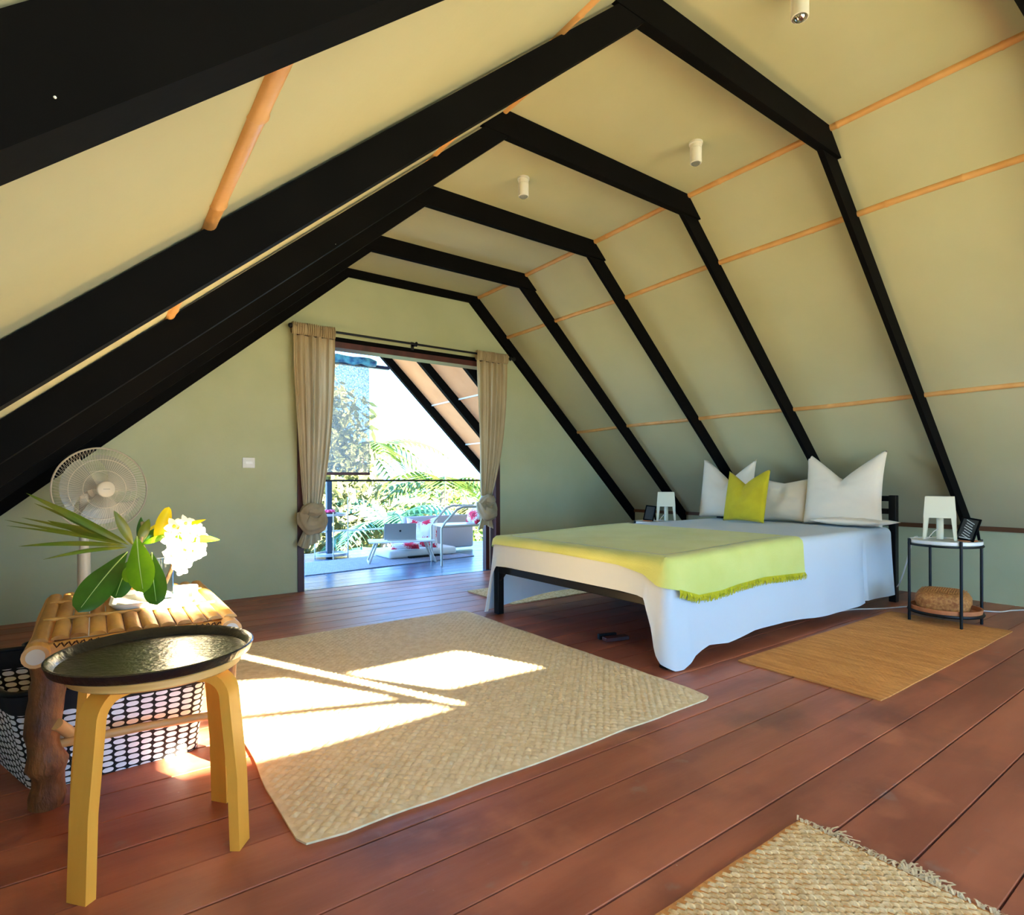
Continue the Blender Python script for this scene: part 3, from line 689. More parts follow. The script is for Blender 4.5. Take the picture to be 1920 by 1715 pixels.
while s < TE:
    p, n = path_point(s, 0); zh = lerp_tab(hem_th, s); fl = lerp_tab(fl_th, s); o_ = fl + .012
    for k in range(2):
        tg = Vector((-n.y, n.x)); ln = rnd.uniform(.028, .046); ti = rnd.uniform(-.35, .35); w_ = .0022
        a = Vector((p.x + n.x * o_, p.y + n.y * o_, zh + .006)); dn = Vector((tg.x * ti, tg.y * ti, -1)).normalized()
        sd_ = Vector((tg.x, tg.y, 0)) * w_; out = Vector((n.x, n.y, 0)) * rnd.uniform(0, .008); i0 = len(V)
        V += [tuple(a - sd_), tuple(a + sd_), tuple(a + dn * ln * .5 + sd_ * 1.5 + out), tuple(a + dn * ln * .5 - sd_ * 1.5 + out), tuple(a + dn * ln + sd_), tuple(a + dn * ln - sd_)]
        F += [(i0, i0 + 1, i0 + 2, i0 + 3), (i0 + 3, i0 + 2, i0 + 4, i0 + 5)]
    s += .0052
o = raw('fringe', V, F, M_fringe, th); o['kind'] = 'stuff'

def pillow(name, label, cat, c, w_, h, t, m, chop=0, cu=0, yaw=0, tilt=.2, pinch=.07, roll=0, group=None, seam=True):
    """stands on its lower edge; faces -x; c = centre of lower edge"""
    bm = BM(); n = 28
    R = Matrix.Translation(c) @ Matrix.Rotation(yaw, 4, 'Z') @ Matrix.Rotation(roll, 4, 'X') @ Matrix.Rotation(tilt, 4, 'Y')
    def P(a, b, sgn):
        u, v = a * 2 - 1, b * 2 - 1
        u = math.copysign(abs(u) ** .85, u); v = math.copysign(abs(v) ** .85, v)
        y = w_ / 2 * u * (1 - pinch * (1 - v * v) - (.05 if chop else 0) * max(0, v) * (1 - abs(u)))
        z = h / 2 + h / 2 * v * (1 - pinch * (1 - u * u))
        cc = max(0, 1 - abs(u - cu) / .95) ** 1.1 * ((v + 1) / 2) ** 2.2
        z -= chop * cc; z = max(z, 0)
        th_ = t / 2 * (max(0, (1 - u * u) * (1 - v * v)) ** .42) * (1 - .45 * cc * (chop > 0))
        crease = .012 * math.exp(-((u - cu) / .12) ** 2) * max(0, v + .2) * (chop > 0)
        th_ = max(0, th_ - crease) + (.012 * noise.noise(Vector((u * 2.2 + c[0] * 9, v * 2.2 + c[1] * 7, sgn))) + .005 * noise.noise(Vector((u * 6 + c[1] * 9, v * 5, sgn)))) * (1 - u * u) * (1 - v * v)
        return R @ Vector((sgn * th_, y, z))
    for sg in (-1, 1): add_grid(bm, lambda a, b: P(a, b, sg), n, n)
    bmesh.ops.remove_doubles(bm, verts=bm.verts[:], dist=.0012)
    o = obj(name, bm, m, None, 100, origin=c); tag(o, label, cat, group); return o
def seat_z(x): return ztop(x) + .004
def rearpil(cy, w_, label, top, cc, cu, x=4.62, thick=.15, m=M_linen, tilt=.16):
    z = seat_z(x); return pillow('pillow', label, 'pillow', (x, cy, z), w_, (top - z) / cos(tilt), thick, m, chop=cc, cu=cu, tilt=tilt, group='pillows at the headboard')
rearpil(3.07, .54, 'white square pillow dented at the top, left end of the bed, behind the mustard cushion', 1.10, .19, -.1, x=4.60, thick=.19)
rearpil(2.55, .50, 'plain white oblong pillow upright in the middle of the headboard', .925, .035, 0, x=4.63, thick=.17)
rearpil(2.06, .58, 'largest cream pillow deeply dented at the top, right end of the bed', 1.12, .20, .02, x=4.58, thick=.2)
p = pillow('pillow', 'flat white pillow lying down, its corner poking out beside the headboard post', 'pillow', (4.78, 1.975, seat_z(4.6) + .032), .50, .36, .065, M_linen, tilt=-pi / 2 + .02, pinch=.12, group='pillows at the headboard')
z = seat_z(4.36)
pillow('cushion', 'mustard yellow cushion with pointed corners in front of the white pillows', 'cushion', (4.36, 2.735, z), .40, .44, .13, M_mustard, chop=.11, cu=.1, yaw=-.10, tilt=.2, pinch=.05)

# small block under the bed
bk_ = thing('wooden_bracket', 'small dark wooden block lying on the floor under the bed', 'block', (2.39, 2.31, 0))
mx = Matrix.Translation((2.39, 2.31, 0)) @ Matrix.Rotation(-.25, 4, 'Z')
bm = BM(); add_box(bm, -.075, .075, -.05, .0, 0, .022, .003, mx); obj('block', bm, M_redwood, bk_)
bm = BM(); add_box(bm, -.085, .03, .012, .035, 0, .03, .003, mx); obj('block', bm, M_metal, bk_)

# ------------------------------------------------------------ bedside tables
def bedside(cx, cy, rot, side):
    lab = 'round bedside table with white top and black rod legs, right of the bed' if side else 'round white-topped bedside table with black legs, beyond the far side of the bed'
    t = thing('bedside_table', lab, 'side table', (cx, cy, 0), 'round bedside tables'); R = .19
    bm = BM(); add_lathe(bm, [(0, .502), (R - .004, .502), (R, .506), (R, .522), (R - .004, .525), (R - .010, .519), (0, .516)], (cx, cy, 0), 56); obj('table_top', bm, M_white, t, 40)
    bm = BM(); add_ring(bm, (cx, cy, .494), R, .007, seg=56); obj('upper_ring', bm, M_metal, t, 60)
    bm = BM(); add_ring(bm, (cx, cy, .072), R, .010, seg=56); obj('lower_ring', bm, M_metal, t, 60)
    bm = BM(); add_lathe(bm, [(0, .066), (R - .008, .066), (R - .005, .075), (R + .0, .106), (R - .010, .106), (R - .018, .080), (0, .077)], (cx, cy, 0), 56); obj('tray_shelf', bm, M_terra, t, 40)
    for k in range(4):
        A = rot + k * pi / 2; x, y = cx + (R + .009) * cos(A), cy + (R + .009) * sin(A)
        bm = BM(); add_tube(bm, [(x, y, 0), (x, y, .53)], .0085, 10); obj('leg', bm, M_metal, t, 60)
    return t
# camera-facing basis gives the leg angle measured in the photograph
bedside(4.351, 1.327, math.atan2(-.296, -.955) + .40, True)
bedside(4.263, 3.578, math.atan2(-.63, -.78) + .40, False)
LAMPS = []
def table_lamp(cx, cy, side, rot):
    t = thing('table_lamp', 'cream table lamp with square shade on flat legs, on the ' + ('right-hand bedside table' if side else 'bedside table beyond the bed'), 'lamp', (cx, cy, .52), 'cream table lamps'); LAMPS.append(t)
    mx = Matrix.Translation((cx, cy, .525)) @ Matrix.Rotation(rot, 4, 'Z')
    def fr(bm, a, za, b, zb_, th_=.004):
        o = [[Vector((sx_ * q, sy_ * q, zz)) for sx_, sy_ in ((-1, -1), (1, -1), (1, 1), (-1, 1))] for q, zz in ((a, za), (b, zb_), (b - th_, zb_), (a - th_, za))]
        g = [[bm.verts.new(mx @ p) for p in l] for l in o]
        for i in range(4):
            for k in range(4): bm.faces.new((g[i][k], g[i][(k + 1) % 4], g[(i + 1) % 4][(k + 1) % 4], g[(i + 1) % 4][k]))
    bm = BM(); fr(bm, .084, .138, .075, .272); be = obj('lamp_shade', bm, M_cream, t)
    for sx_, sy_ in ((-1, -1), (1, -1), (1, 1), (-1, 1)):
        bm = BM(); a, b = .088, .083
        for q in (0, 1):
            # L-section leg made of two flat strips
            if q: pts = [(sx_ * a, sy_ * a, 0), (sx_ * (a - .016), sy_ * a, 0), (sx_ * (b - .026), sy_ * b, .142), (sx_ * b, sy_ * b, .142)]; dv = Vector((0, sy_ * .004, 0))
            else: pts = [(sx_ * a, sy_ * a, 0), (sx_ * a, sy_ * (a - .016), 0), (sx_ * b, sy_ * (b - .026), .142), (sx_ * b, sy_ * b, .142)]; dv = Vector((sx_ * .004, 0, 0))
            A_ = [bm.verts.new(mx @ Vector(p)) for p in pts]; B_ = [bm.verts.new(mx @ (Vector(p) - dv)) for p in pts]
            bm.faces.new(A_); bm.faces.new(B_[::-1])
            for i in range(4): bm.faces.new((A_[i], A_[(i + 1) % 4], B_[(i + 1) % 4], B_[i]))
        obj('leg', bm, M_cream, t)
    bm = BM(); add_tube(bm, [mx @ Vector((0, 0, 0)), mx @ Vector((0, 0, .15))], .019, 16); obj('lamp_socket', bm, M_cream, t, 60)
    bm = BM(); add_tube(bm, [mx @ Vector((0, 0, .07)), mx @ Vector((-.04, .03, .05)), mx @ Vector((-.10, .06, .008)), mx @ Vector((-.13, .08, .006))], .0028, 6); obj('cord', bm, M_cord, t, 60)
table_lamp(4.375, 1.36, True, .28)
table_lamp(4.365, 3.53, False, .66)
def easel(cx, cy, yaw, side):
    t = thing('framed_notice', 'small black framed notice leaning on its stand ' + ('on the right-hand bedside table' if side else 'beside the lamp beyond the bed'), 'sign', (cx, cy, .52), 'framed notices')
    mx = Matrix.Translation((cx, cy, .526)) @ Matrix.Rotation(yaw, 4, 'Z') @ Matrix.Rotation(-.40, 4, 'X') @ Matrix.Rotation(.16 if side else .1, 4, 'Y')
    w_, h = .10, .15
    bm = BM()
    for (a, b, c_, e) in ((-w_ / 2, w_ / 2, 0, .010), (-w_ / 2, w_ / 2, h - .010, h), (-w_ / 2, -w_ / 2 + .009, 0, h), (w_ / 2 - .009, w_ / 2, 0, h)): add_box(bm, a, b, -.006, .006, c_, e, 0, mx)
    obj('frame', bm, M_black, t)
    bm = BM(); add_box(bm, -w_ / 2 + .009, w_ / 2 - .009, -.002, .002, .010, h - .010, 0, mx); obj('panel', bm, M_board, t)
    bm = BM()
    if side:
        for k in range(7):
            z0_ = .022 + k * .0165; wd = .026 - .003 * (k % 3)
            add_box(bm, -wd, wd, -.0035, -.0025, z0_, z0_ + .0045, 0, mx @ Matrix.Translation((0, 0, z0_)) @ Matrix.Rotation(.45, 4, 'Y') @ Matrix.Translation((0, 0, -z0_)))
        add_box(bm, -.03, .03, -.0035, -.0025, .013, .018, 0, mx)
        obj('chalk_lines', bm, M_chalk, t)
    m2 = Matrix.Translation((cx, cy, .526)) @ Matrix.Rotation(yaw, 4, 'Z')
    top = mx @ Vector((.02, .006, h * .93)); ft = m2 @ Vector((.045, .10, 0))
    bm = BM(); add_tube(bm, [top, ft], .008, 8); obj('stand', bm, M_black, t)
    return t
easel(4.376, 1.235, -1.62, True)
easel(4.26, 3.66, -1.15, False)
for (x, y, r_c, lb) in ((4.41, 1.225, .05, 'round terracotta coaster under the framed notice on the right-hand table'), (4.27, 3.67, .05, 'round terracotta coaster on the bedside table beyond the bed')):
    bm = BM(); add_lathe(bm, [(0, 0), (r_c, 0), (r_c, .006), (0, .006)], (x, y, .5195), 28); tag(obj('coaster', bm, M_terra, None, 40, origin=(x, y, .52)), lb, 'coaster', 'terracotta coasters')
# woven basket on the lower shelf
bs = thing('woven_basket', 'flat lidded woven cane basket on the lower shelf of the bedside table', 'basket', (4.345, 1.335, .08))
def sq_lathe(bm, prof, c, e=.72, seg=48, rot=.2):
    rg = []
    for (r, z) in prof:
        l = []
        for k in range(seg):
            A = 2 * pi * k / seg; cx_, sy_ = cos(A), sin(A); q = 1 / (abs(cx_) ** 3.2 + abs(sy_) ** 3.2) ** (1 / 3.2)
            x, y = r * q * cx_, r * q * sy_; l.append(bm.verts.new((c[0] + x * cos(rot) - y * sin(rot), c[1] + x * sin(rot) + y * cos(rot), c[2] + z)))
        rg.append(l)
    for a, b in zip(rg, rg[1:]):
        for k in range(seg): bm.faces.new((a[k], a[(k + 1) % seg], b[(k + 1) % seg], b[k]))
    bm.faces.new(rg[0][::-1]); bm.faces.new(rg[-1])
M_cane = mat('woven_cane', (204, 142, 72), .6, (166, 98, 44), 70, bump=.5, bscale=160)
bm = BM(); sq_lathe(bm, [(.118, 0), (.133, .012), (.140, .045), (.138, .05)], (4.345, 1.335, .080)); obj('basket_body', bm, M_cane, bs, 50)
bm = BM(); sq_lathe(bm, [(.143, .048), (.145, .052), (.143, .085), (.128, .112), (.09, .128), (.04, .132)], (4.345, 1.335, .080)); obj('lid', bm, M_cane, bs, 50)
V = []; F = []
for i in range(-11, 12):
    for j in range(-11, 12):
        x, y = i * .0125, j * .0125
        rr_ = (abs(x) ** 3.2 + abs(y) ** 3.2) ** (1 / 3.2)
        if rr_ > .120: continue
        zc_ = .080 + (.132 if rr_ < .04 else .132 - (rr_ - .04) ** 2 * 1.6) ; hx = .0058; th_ = (i + j) % 2
        a, b = (hx, hx * .55) if th_ else (hx * .55, hx); k = len(V)
        for (q, r, zz) in ((-a, -b, 0), (a, -b, 0), (a, b, 0), (-a, b, 0), (0, 0, .004)):
            X, Y = x + q, y + r; V.append((4.345 + X * cos(.2) - Y * sin(.2), 1.335 + X * sin(.2) + Y * cos(.2), zc_ + zz - .0005))
        F += [(k, k + 1, k + 4), (k + 1, k + 2, k + 4), (k + 2, k + 3, k + 4), (k + 3, k, k + 4)]
o = raw('lid_weave', V, F, M_cane, bs); o['kind'] = 'stuff'
# cords
def cord(pts, label):
    P = [Vector(p) for p in pts]; out = []
    for i in range(len(P) - 1):
        p0, p1, p2, p3 = P[max(i - 1, 0)], P[i], P[i + 1], P[min(i + 2, len(P) - 1)]
        for k in range(8):
            t = k / 8; out.append(.5 * ((2 * p1) + (-p0 + p2) * t + (2 * p0 - 5 * p1 + 4 * p2 - p3) * t * t + (-p0 + 3 * p1 - 3 * p2 + p3) * t ** 3))
    out.append(P[-1]); bm = BM(); add_tube(bm, out, .0045, 8); obj('cord', bm, M_cord, label, 60)
st = thing('power_strip', 'white plug under the head of the bed with cord snaking along the floor', 'plug', (3.96, 1.9, 0))
bm = BM(); add_box(bm, 3.93, 3.99, 1.885, 1.915, 0, .025, .004); add_tube(bm, [(3.99, 1.9, .012), (4.03, 1.87, .006)], .004, 6); obj('plug_body', bm, M_white, st)
cord([(4.02, 1.87, .006), (4.25, 1.83, .006), (4.45, 1.72, .006), (4.75, 1.60, .006), (4.85, 1.45, .006), (4.95, 1.22, .006), (5.10, 1.16, .006), (5.26, 1.02, .006), (5.29, .6, .006)], st)
cord([(4.42, 1.50, .528), (4.44, 1.535, .50), (4.52, 1.60, .33), (4.64, 1.68, .18), (4.76, 1.745, .12)], LAMPS[0])

# ------------------------------------------------------------ stool with tray
SX, SY = .125, 1.672
st = thing('stool', 'round birch plywood stool with four bent legs in the left foreground', 'stool', (SX, SY, 0))
bm = BM(); add_lathe(bm, [(0, .438), (.178, .438), (.186, .443), (.186, .458), (.180, .464), (0, .464)], (SX, SY, 0), 56); obj('seat', bm, M_plyedge, st, 40)
for k, (dx, dy) in enumerate(((-.162, -.135), (.172, -.128), (.172, .135), (-.165, .14))):
    A = math.atan2(dy, dx); o_ = Vector((cos(A), sin(A), 0)); s_ = Vector((-sin(A), cos(A), 0)); D = math.hypot(dx, dy)
    hw = .026; th_ = .024; Rb = .065; bm = BM(); prof = []
    zb_ = .437; rr0 = D; rr1 = D - .025
    # outer and inner offset curves of the bent strip in (radial, z)
    def pt(off):
        l = [(rr0 - off, 0.), (rr0 - off * 1.0 - .006, .18), (rr1 - off, zb_ - Rb)]
        for i in range(1, 9):
            B = i / 8 * pi / 2; l.append((rr1 - Rb + (Rb - off) * cos(B), zb_ - Rb + (Rb - off) * sin(B)))
        l.append((.03, zb_ - off)); return l
    Ou, In = pt(0), pt(th_)
    rings = [[bm.verts.new(Vector((SX, SY, p[1])) + o_ * p[0] + s_ * q) for (p, q) in ((a, -hw), (a, hw), (b, hw), (b, -hw))] for a, b in zip(Ou, In)]
    for a, b in zip(rings, rings[1:]):
        for i in range(4): bm.faces.new((a[i], a[(i + 1) % 4], b[(i + 1) % 4], b[i]))
    bm.faces.new(rings[0]); bm.faces.new(rings[-1][::-1]); obj('leg', bm, M_ply, st, 35)
tr = thing('serving_tray', 'round black tray with a raised rim resting on the plywood stool', 'tray', (SX - .005, SY + .0, .464))
bm = BM(); add_lathe(bm, [(0, 0), (.200, 0), (.214, .006), (.221, .026), (.217, .028), (.210, .024), (.200, .007), (0, .006)], (SX - .005, SY, .4645), 72); obj('tray_body', bm, M_tray, tr, 50)

# ------------------------------------------------------------ bamboo table
TX0, TX1, TY0, TY1, TZ = -.155, .365, 1.985, 2.83, .455
bt = thing('bamboo_table', 'low rustic bamboo table with slatted top against the left of the room', 'table', (.11, 2.4, 0))
for x, dx in ((-.132, .0), (.345, .0)):
    bm = BM(); add_tube(bm, [(x, 1.985 + .0, .435), (x + .004, 2.2, .437), (x - .003, 2.5, .436), (x, 2.84, .436)], [.031, .028, .028, .029], 16); po = obj('side_pole', bm, M_bamboo, bt, 60)
    bm = BM(); add_lathe(bm, [(0, 0), (.021, 0), (.021, .003), (0, .003)], (0, 0, 0), 20, Matrix.Translation((x, 1.985, .435)) @ Matrix.Rotation(pi / 2, 4, 'X')); obj('cut_end', bm, M_pith, po)
for y in (2.045, 2.79):
    bm = BM(); add_tube(bm, [(-.125, y, .432), (.1, y + .004, .436), (.34, y, .432)], .024, 14); obj('cross_pole', bm, M_bamboo, bt, 60)
ns = 12
for k in range(ns):
    x = TX0 + .028 + k * (TX1 - TX0 - .04) / (ns - 1); wd = .0205; bm = BM(); rings = []
    jit = random.uniform(-.01, .01)
    for j in range(9):
        y = TY0 + .055 + jit + (TY1 - TY0 - .06) * j / 8; rings.append([bm.verts.new((x + wd * cos(A), y, TZ + .006 + .012 * sin(A))) for A in [pi * i / 6 for i in range(7)]])
    for a, b in zip(rings, rings[1:]):
        for i in range(6): bm.faces.new((a[i], a[i + 1], b[i + 1], b[i]))
        bm.faces.new((a[6], a[0], b[0], b[6]))
    bm.faces.new(rings[0]); bm.faces.new(rings[-1][::-1]); obj('slat', bm, M_bamboo2, bt, 50)
for y in (2.30, 2.62):
    bm = BM(); add_box(bm, TX0 + .02, TX1 - .02, y - .010, y + .010, TZ + .012, TZ + .0215, .003); obj('cross_strip', bm, M_bamboo2, bt)
V = []; F = []
bm = BM()
for k in range(26):
    x = -.095 + k * .0165; add_tube(bm, [(x, 2.018, .458), (x + .006, 2.02, .446), (x + .014, 2.018, .456)], .0024, 5)
o = obj('lashing', bm, mat('dark_lashing', (70, 34, 20), .8), bt); o['kind'] = 'stuff'
for x, y, r0 in ((-.115, 2.055, .040), (.335, 2.055, .032), (-.115, 2.78, .034), (.335, 2.78, .032)):
    bm = BM(); pts = [(x + .006 * sin(z * 23 + x), y + .005 * cos(z * 19), z) for z in [i * .42 / 14 for i in range(15)]]
    add_tube(bm, pts, [r0 * (1 + .10 * sin(i * 1.9) + (.16 if i in (4, 9) else 0)) for i in range(15)], 14); obj('leg', bm, M_bark, bt, 60)
for (a, b, r0) in (((-.115, 2.06, .165), (.335, 2.06, .150), .0125), ((-.115, 2.06, .20), (-.115, 2.78, .20), .018), ((.335, 2.06, .20), (.335, 2.78, .20), .018), ((-.09, 2.02, .235), (-.035, 2.12, .13), .016)):
    bm = BM(); add_tube(bm, [a, ((a[0] + b[0]) / 2, (a[1] + b[1]) / 2, (a[2] + b[2]) / 2 + .004), b], r0, 12); obj('stretcher', bm, M_bamboo, bt, 60)

# patterned storage basket under the table
sb = thing('storage_basket', 'black cloth basket printed with white ovals under the bamboo table', 'basket', (.06, 2.4, 0))
bot = [(-.150, 2.165), (.275, 2.185), (.32, 2.60), (-.33, 2.68)]; topc = [(-.20, 2.130), (.300, 2.125), (.36, 2.68), (-.42, 2.74)]
def smooth_loop(q, r=.05, n=5):
    out = []
    for i in range(4):
        p0, p1, p2 = Vector(q[i - 1]), Vector(q[i]), Vector(q[(i + 1) % 4]); a = p1 + (p0 - p1).normalized() * r; b = p1 + (p2 - p1).normalized() * r
        for k in range(n + 1):
            t = k / n; out.append((1 - t) ** 2 * a + 2 * t * (1 - t) * p1 + t * t * b)
    return out
lb_, lt_ = smooth_loop(bot), smooth_loop(topc); n = len(lb_)
bm = BM(); lay = bm.loops.layers.uv.verify(); per = [0]
for i in range(n): per.append(per[-1] + (lb_[(i + 1) % n] - lb_[i]).length)
rows = 6; HB = .30
g = [[bm.verts.new(((lb_[i] + (lt_[i] - lb_[i]) * (j / rows)).x, (lb_[i] + (lt_[i] - lb_[i]) * (j / rows)).y, HB * j / rows)) for i in range(n)] for j in range(rows + 1)]
for j in range(rows):
    for i in range(n):
        f = bm.faces.new((g[j][i], g[j][(i + 1) % n], g[j + 1][(i + 1) % n], g[j + 1][i]))
        for lp, (a, b) in zip(f.loops, ((per[i], j), (per[i + 1], j), (per[i + 1], j + 1), (per[i], j + 1))): lp[lay].uv = (a, HB * b / rows)
bm.faces.new(g[0][::-1])
o = obj('basket_body', bm, M_print, sb, 60); so_ = o.modifiers.new('s', 'SOLIDIFY'); so_.thickness = .006; so_.offset = -1
bm = BM(); add_tube(bm, [(lt_[i % n].x, lt_[i % n].y, HB) for i in range(n + 1)], .009, 8, cap=False); obj('rim', bm, M_metal, sb, 60)
hb_ = BM(); add_tube(hb_, [(-.34 + .02 * sin(t * pi), 2.35 + .26 * t, HB - .02 + .17 * sin(pi * t)) for t in [i / 16 for i in range(17)]], .022, 8); obj('handle', hb_, M_metal, sb, 60)
# dark round bin behind, its rim showing left of the table
bn = thing('waste_bin', 'matt black round bin behind the left corner of the bamboo table', 'bin', (-.165, 2.97, 0))
bm = BM(); add_lathe(bm, [(0, 0), (.055, 0), (.072, .25), (.074, .262), (.068, .262), (.05, .01), (0, .01)], (-.165, 2.97, 0), 32); obj('bin_body', bm, M_metal, bn, 40)

# ------------------------------------------------------------ dish, vase, flowers
TT = TZ + .0185
bm = BM()
dl = smooth_loop([(.03, 2.29), (.29, 2.29), (.33, 2.60), (.05, 2.60)], .04, 4)
inn = [Vector((.175, 2.44)) + (p - Vector((.175, 2.44))) * .93 for p in dl]; bo = [Vector((.175, 2.44)) + (p - Vector((.175, 2.44))) * .86 for p in dl]
L3 = [[bm.verts.new((p.x, p.y, z)) for p in l] for l, z in ((bo, TT), (dl, TT + .022), (inn, TT + .022), (bo, TT + .006))]
for a, b in zip(L3, L3[1:]):
    for i in range(len(a)): bm.faces.new((a[i], a[(i + 1) % len(a)], b[(i + 1) % len(a)], b[i]))
bm.faces.new(L3[0][::-1]); bm.faces.new(L3[-1])
tag(obj('shallow_dish', bm, M_white, None, 40, origin=(.175, 2.44, TT)), 'white shallow dish under the flower vase on the bamboo table', 'dish')
VX, VY = .19, 2.36
vs = thing('flower_vase', 'clear glass vase standing in the white dish on the bamboo table', 'vase', (VX, VY, TT + .006))
bm = BM(); add_lathe(bm, [(0, 0), (.034, 0), (.036, .006), (.033, .08), (.036, .15), (.033, .15), (.030, .08), (.032, .012), (0, .010)], (VX, VY, TT + .0075), 32); obj('vase_body', bm, M_glass, vs, 60)

bq = thing('frangipani_bouquet', 'bunch of white frangipani and long green leaves in the glass vase', 'flowers', (VX, VY, TT + .02))
def leaf(p0, p1, width, m, sag=.03, cup=.15, rib=True, nrm=None, shape=1.0, name='leaf', side=Vector((0, 0, 1)), pw=.8):
    p0, p1 = Vector(p0), Vector(p1); ax = p1 - p0; L_ = ax.length; t_ = ax.normalized()
    face = Vector(nrm or (-.25, -.95, .25)).normalized(); sd_ = t_.cross(face).normalized(); face = sd_.cross(t_).normalized()
    def f(u, v):
        s = (v - .5) * 2; c = p0 + ax * u + face * (sag * sin(pi * u)) - Vector((0, 0, 1)) * 0
        wd = width / 2 * (sin(pi * min(1, u ** shape * 1.0)) ** pw if 0 < u < 1 else 0.02)
        return c + sd_ * (wd * s) + face * (-cup * wd * abs(s) ** 1.5 + .02 * width * sin(u * 14) * s)
    bm = BM(); add_grid(bm, f, 18, 6); bmesh.ops.remove_doubles(bm, verts=bm.verts[:], dist=.00005)
    o = obj(name, bm, m, bq, 179)
    if rib:
        bm = BM(); add_tube(bm, [f(i / 14 * .93 + .01, .5) + face * .0008 for i in range(15)], [.0022 * (1 - .7 * i / 14) for i in range(15)], 6); obj('midrib', bm, M_rib, o, 60)
    return o
hub = Vector((.115, 2.31, .70))
leaf((.085, 2.29, .672), (-.045, 2.16, .512), .092, M_leaf, .014, .18, shape=1.75, pw=.52)
leaf((.108, 2.24, .725), (.118, 2.10, .560), .078, M_leaf2, .012, .15, shape=1.6, pw=.6)
leaf((.150, 2.25, .668), (.155, 2.13, .512), .070, M_leaf, .014, .15, shape=1.8, pw=.5)
leaf((.095, 2.32, .640), (.050, 2.29, .520), .068, M_leaf, .01, .15, shape=1.5, pw=.5)
leaf((.115, 2.25, .650), (.090, 2.15, .585), .066, M_leaf2, .012, .15, shape=1.5, pw=.55)
blades = [((.09, 2.31, .69), (-.178, 2.36, .868), .026), ((.07, 2.32, .70), (-.16, 2.38, .835), .016), ((.07, 2.32, .70), (-.245, 2.52, .778), .012), ((.06, 2.32, .70), (-.20, 2.50, .785), .013),
          ((.07, 2.31, .695), (-.235, 2.46, .762), .010), ((.08, 2.31, .69), (-.198, 2.38, .700), .018), ((.085, 2.30, .685), (-.128, 2.20, .672), .016),
          ((.08, 2.33, .695), (-.13, 2.44, .775), .030), ((.08, 2.33, .70), (-.09, 2.40, .790), .026)]
for a, b, w_ in blades: leaf(a, b, w_, M_blad, random.uniform(.0, .018), .3, rib=False, shape=.8, nrm=(-.1, -.8, .6))
ups = [((.10, 2.31, .69), (.048, 2.30, .808), .030, M_blad), ((.115, 2.31, .69), (.148, 2.33, .775), .032, M_blad), ((.12, 2.33, .69), (.125, 2.34, .782), .024, M_leaf),
       ((.13, 2.33, .70), (.185, 2.35, .74), .03, M_leaf), ((.12, 2.31, .69), (.212, 2.30, .722), .020, M_leaf2), ((.12, 2.33, .72), (.215, 2.33, .782), .010, M_yleaf)]
for a, b, w_, m in ups: leaf(a, b, w_, m, .008, .25, rib=False, nrm=(.1, -.95, .2))
o = leaf((.170, 2.31, .700), (.205, 2.31, .815), .048, M_yleaf, .012, .5, rib=False, nrm=(.3, -.95, .1), pw=.5); tag(o, 'curled yellow leaf')
leaf((.215, 2.28, .735), (.310, 2.24, .772), .018, M_yleaf, .004, .3, rib=False)
leaf((.215, 2.27, .715), (.348, 2.21, .700), .030, M_leaf2, .010, .25, rib=False)
def flower(c, r, dr_, sd_):
    c = Vector(c); dr_ = Vector(dr_).normalized(); a = dr_.cross(Vector((0, 0, 1))).normalized(); b = dr_.cross(a); bm = BM(); rn = random.Random(sd_); ph = rn.random() * 6
    for k in range(5):
        A = ph + k * 2 * pi / 5; e = a * cos(A) + b * sin(A); f_ = -a * sin(A) + b * cos(A)
        def g_(u, v, e=e, f_=f_):
            s = (v - .5) * 2; wd = r * .42 * sin(pi * min(1, .08 + u * .9)) ** .6
            return c + e * (r * u) + f_ * (wd * s + .15 * r * u) + dr_ * (r * (.34 * u - .42 * u * u) + .10 * r * s * u)
        add_grid(bm, g_, 6, 4)
    o = obj('blossom', bm, M_petal, bq, 179)
    bm = BM(); bmesh.ops.create_icosphere(bm, subdivisions=2, radius=r * .2, matrix=Matrix.Translation(c + dr_ * r * .05)); obj('blossom_centre', bm, M_pcore, o, 179)
    return o
fl = [(.215, .750), (.245, .760), (.232, .722), (.262, .728), (.285, .718), (.205, .705), (.238, .695), (.268, .698), (.290, .685), (.215, .675), (.245, .668), (.272, .662), (.222, .648), (.25, .640), (.205, .655), (.272, .742), (.236, .606), (.222, .622), (.292, .660)]
for i, (x, z) in enumerate(fl):
    rn = random.Random(i); flower((x, 2.25 + rn.uniform(-.03, .03), z), .032 if i < 16 else .024, (rn.uniform(-.2, .8), -1, rn.uniform(-.4, .5)), i)
for (a, b) in (((VX, VY, TT + .03), (.12, 2.31, .70)), ((VX - .01, VY, TT + .03), (.23, 2.28, .69)), ((.12, 2.31, .70), (.128, 2.335, .765)), ((.108, 2.29, .66), (.085, 2.27, .612))):
    bm = BM(); add_tube(bm, [a, ((a[0] + b[0]) / 2 + .008, (a[1] + b[1]) / 2, (a[2] + b[2]) / 2), b], .0065, 8); obj('stem', bm, M_stem, bq, 60)

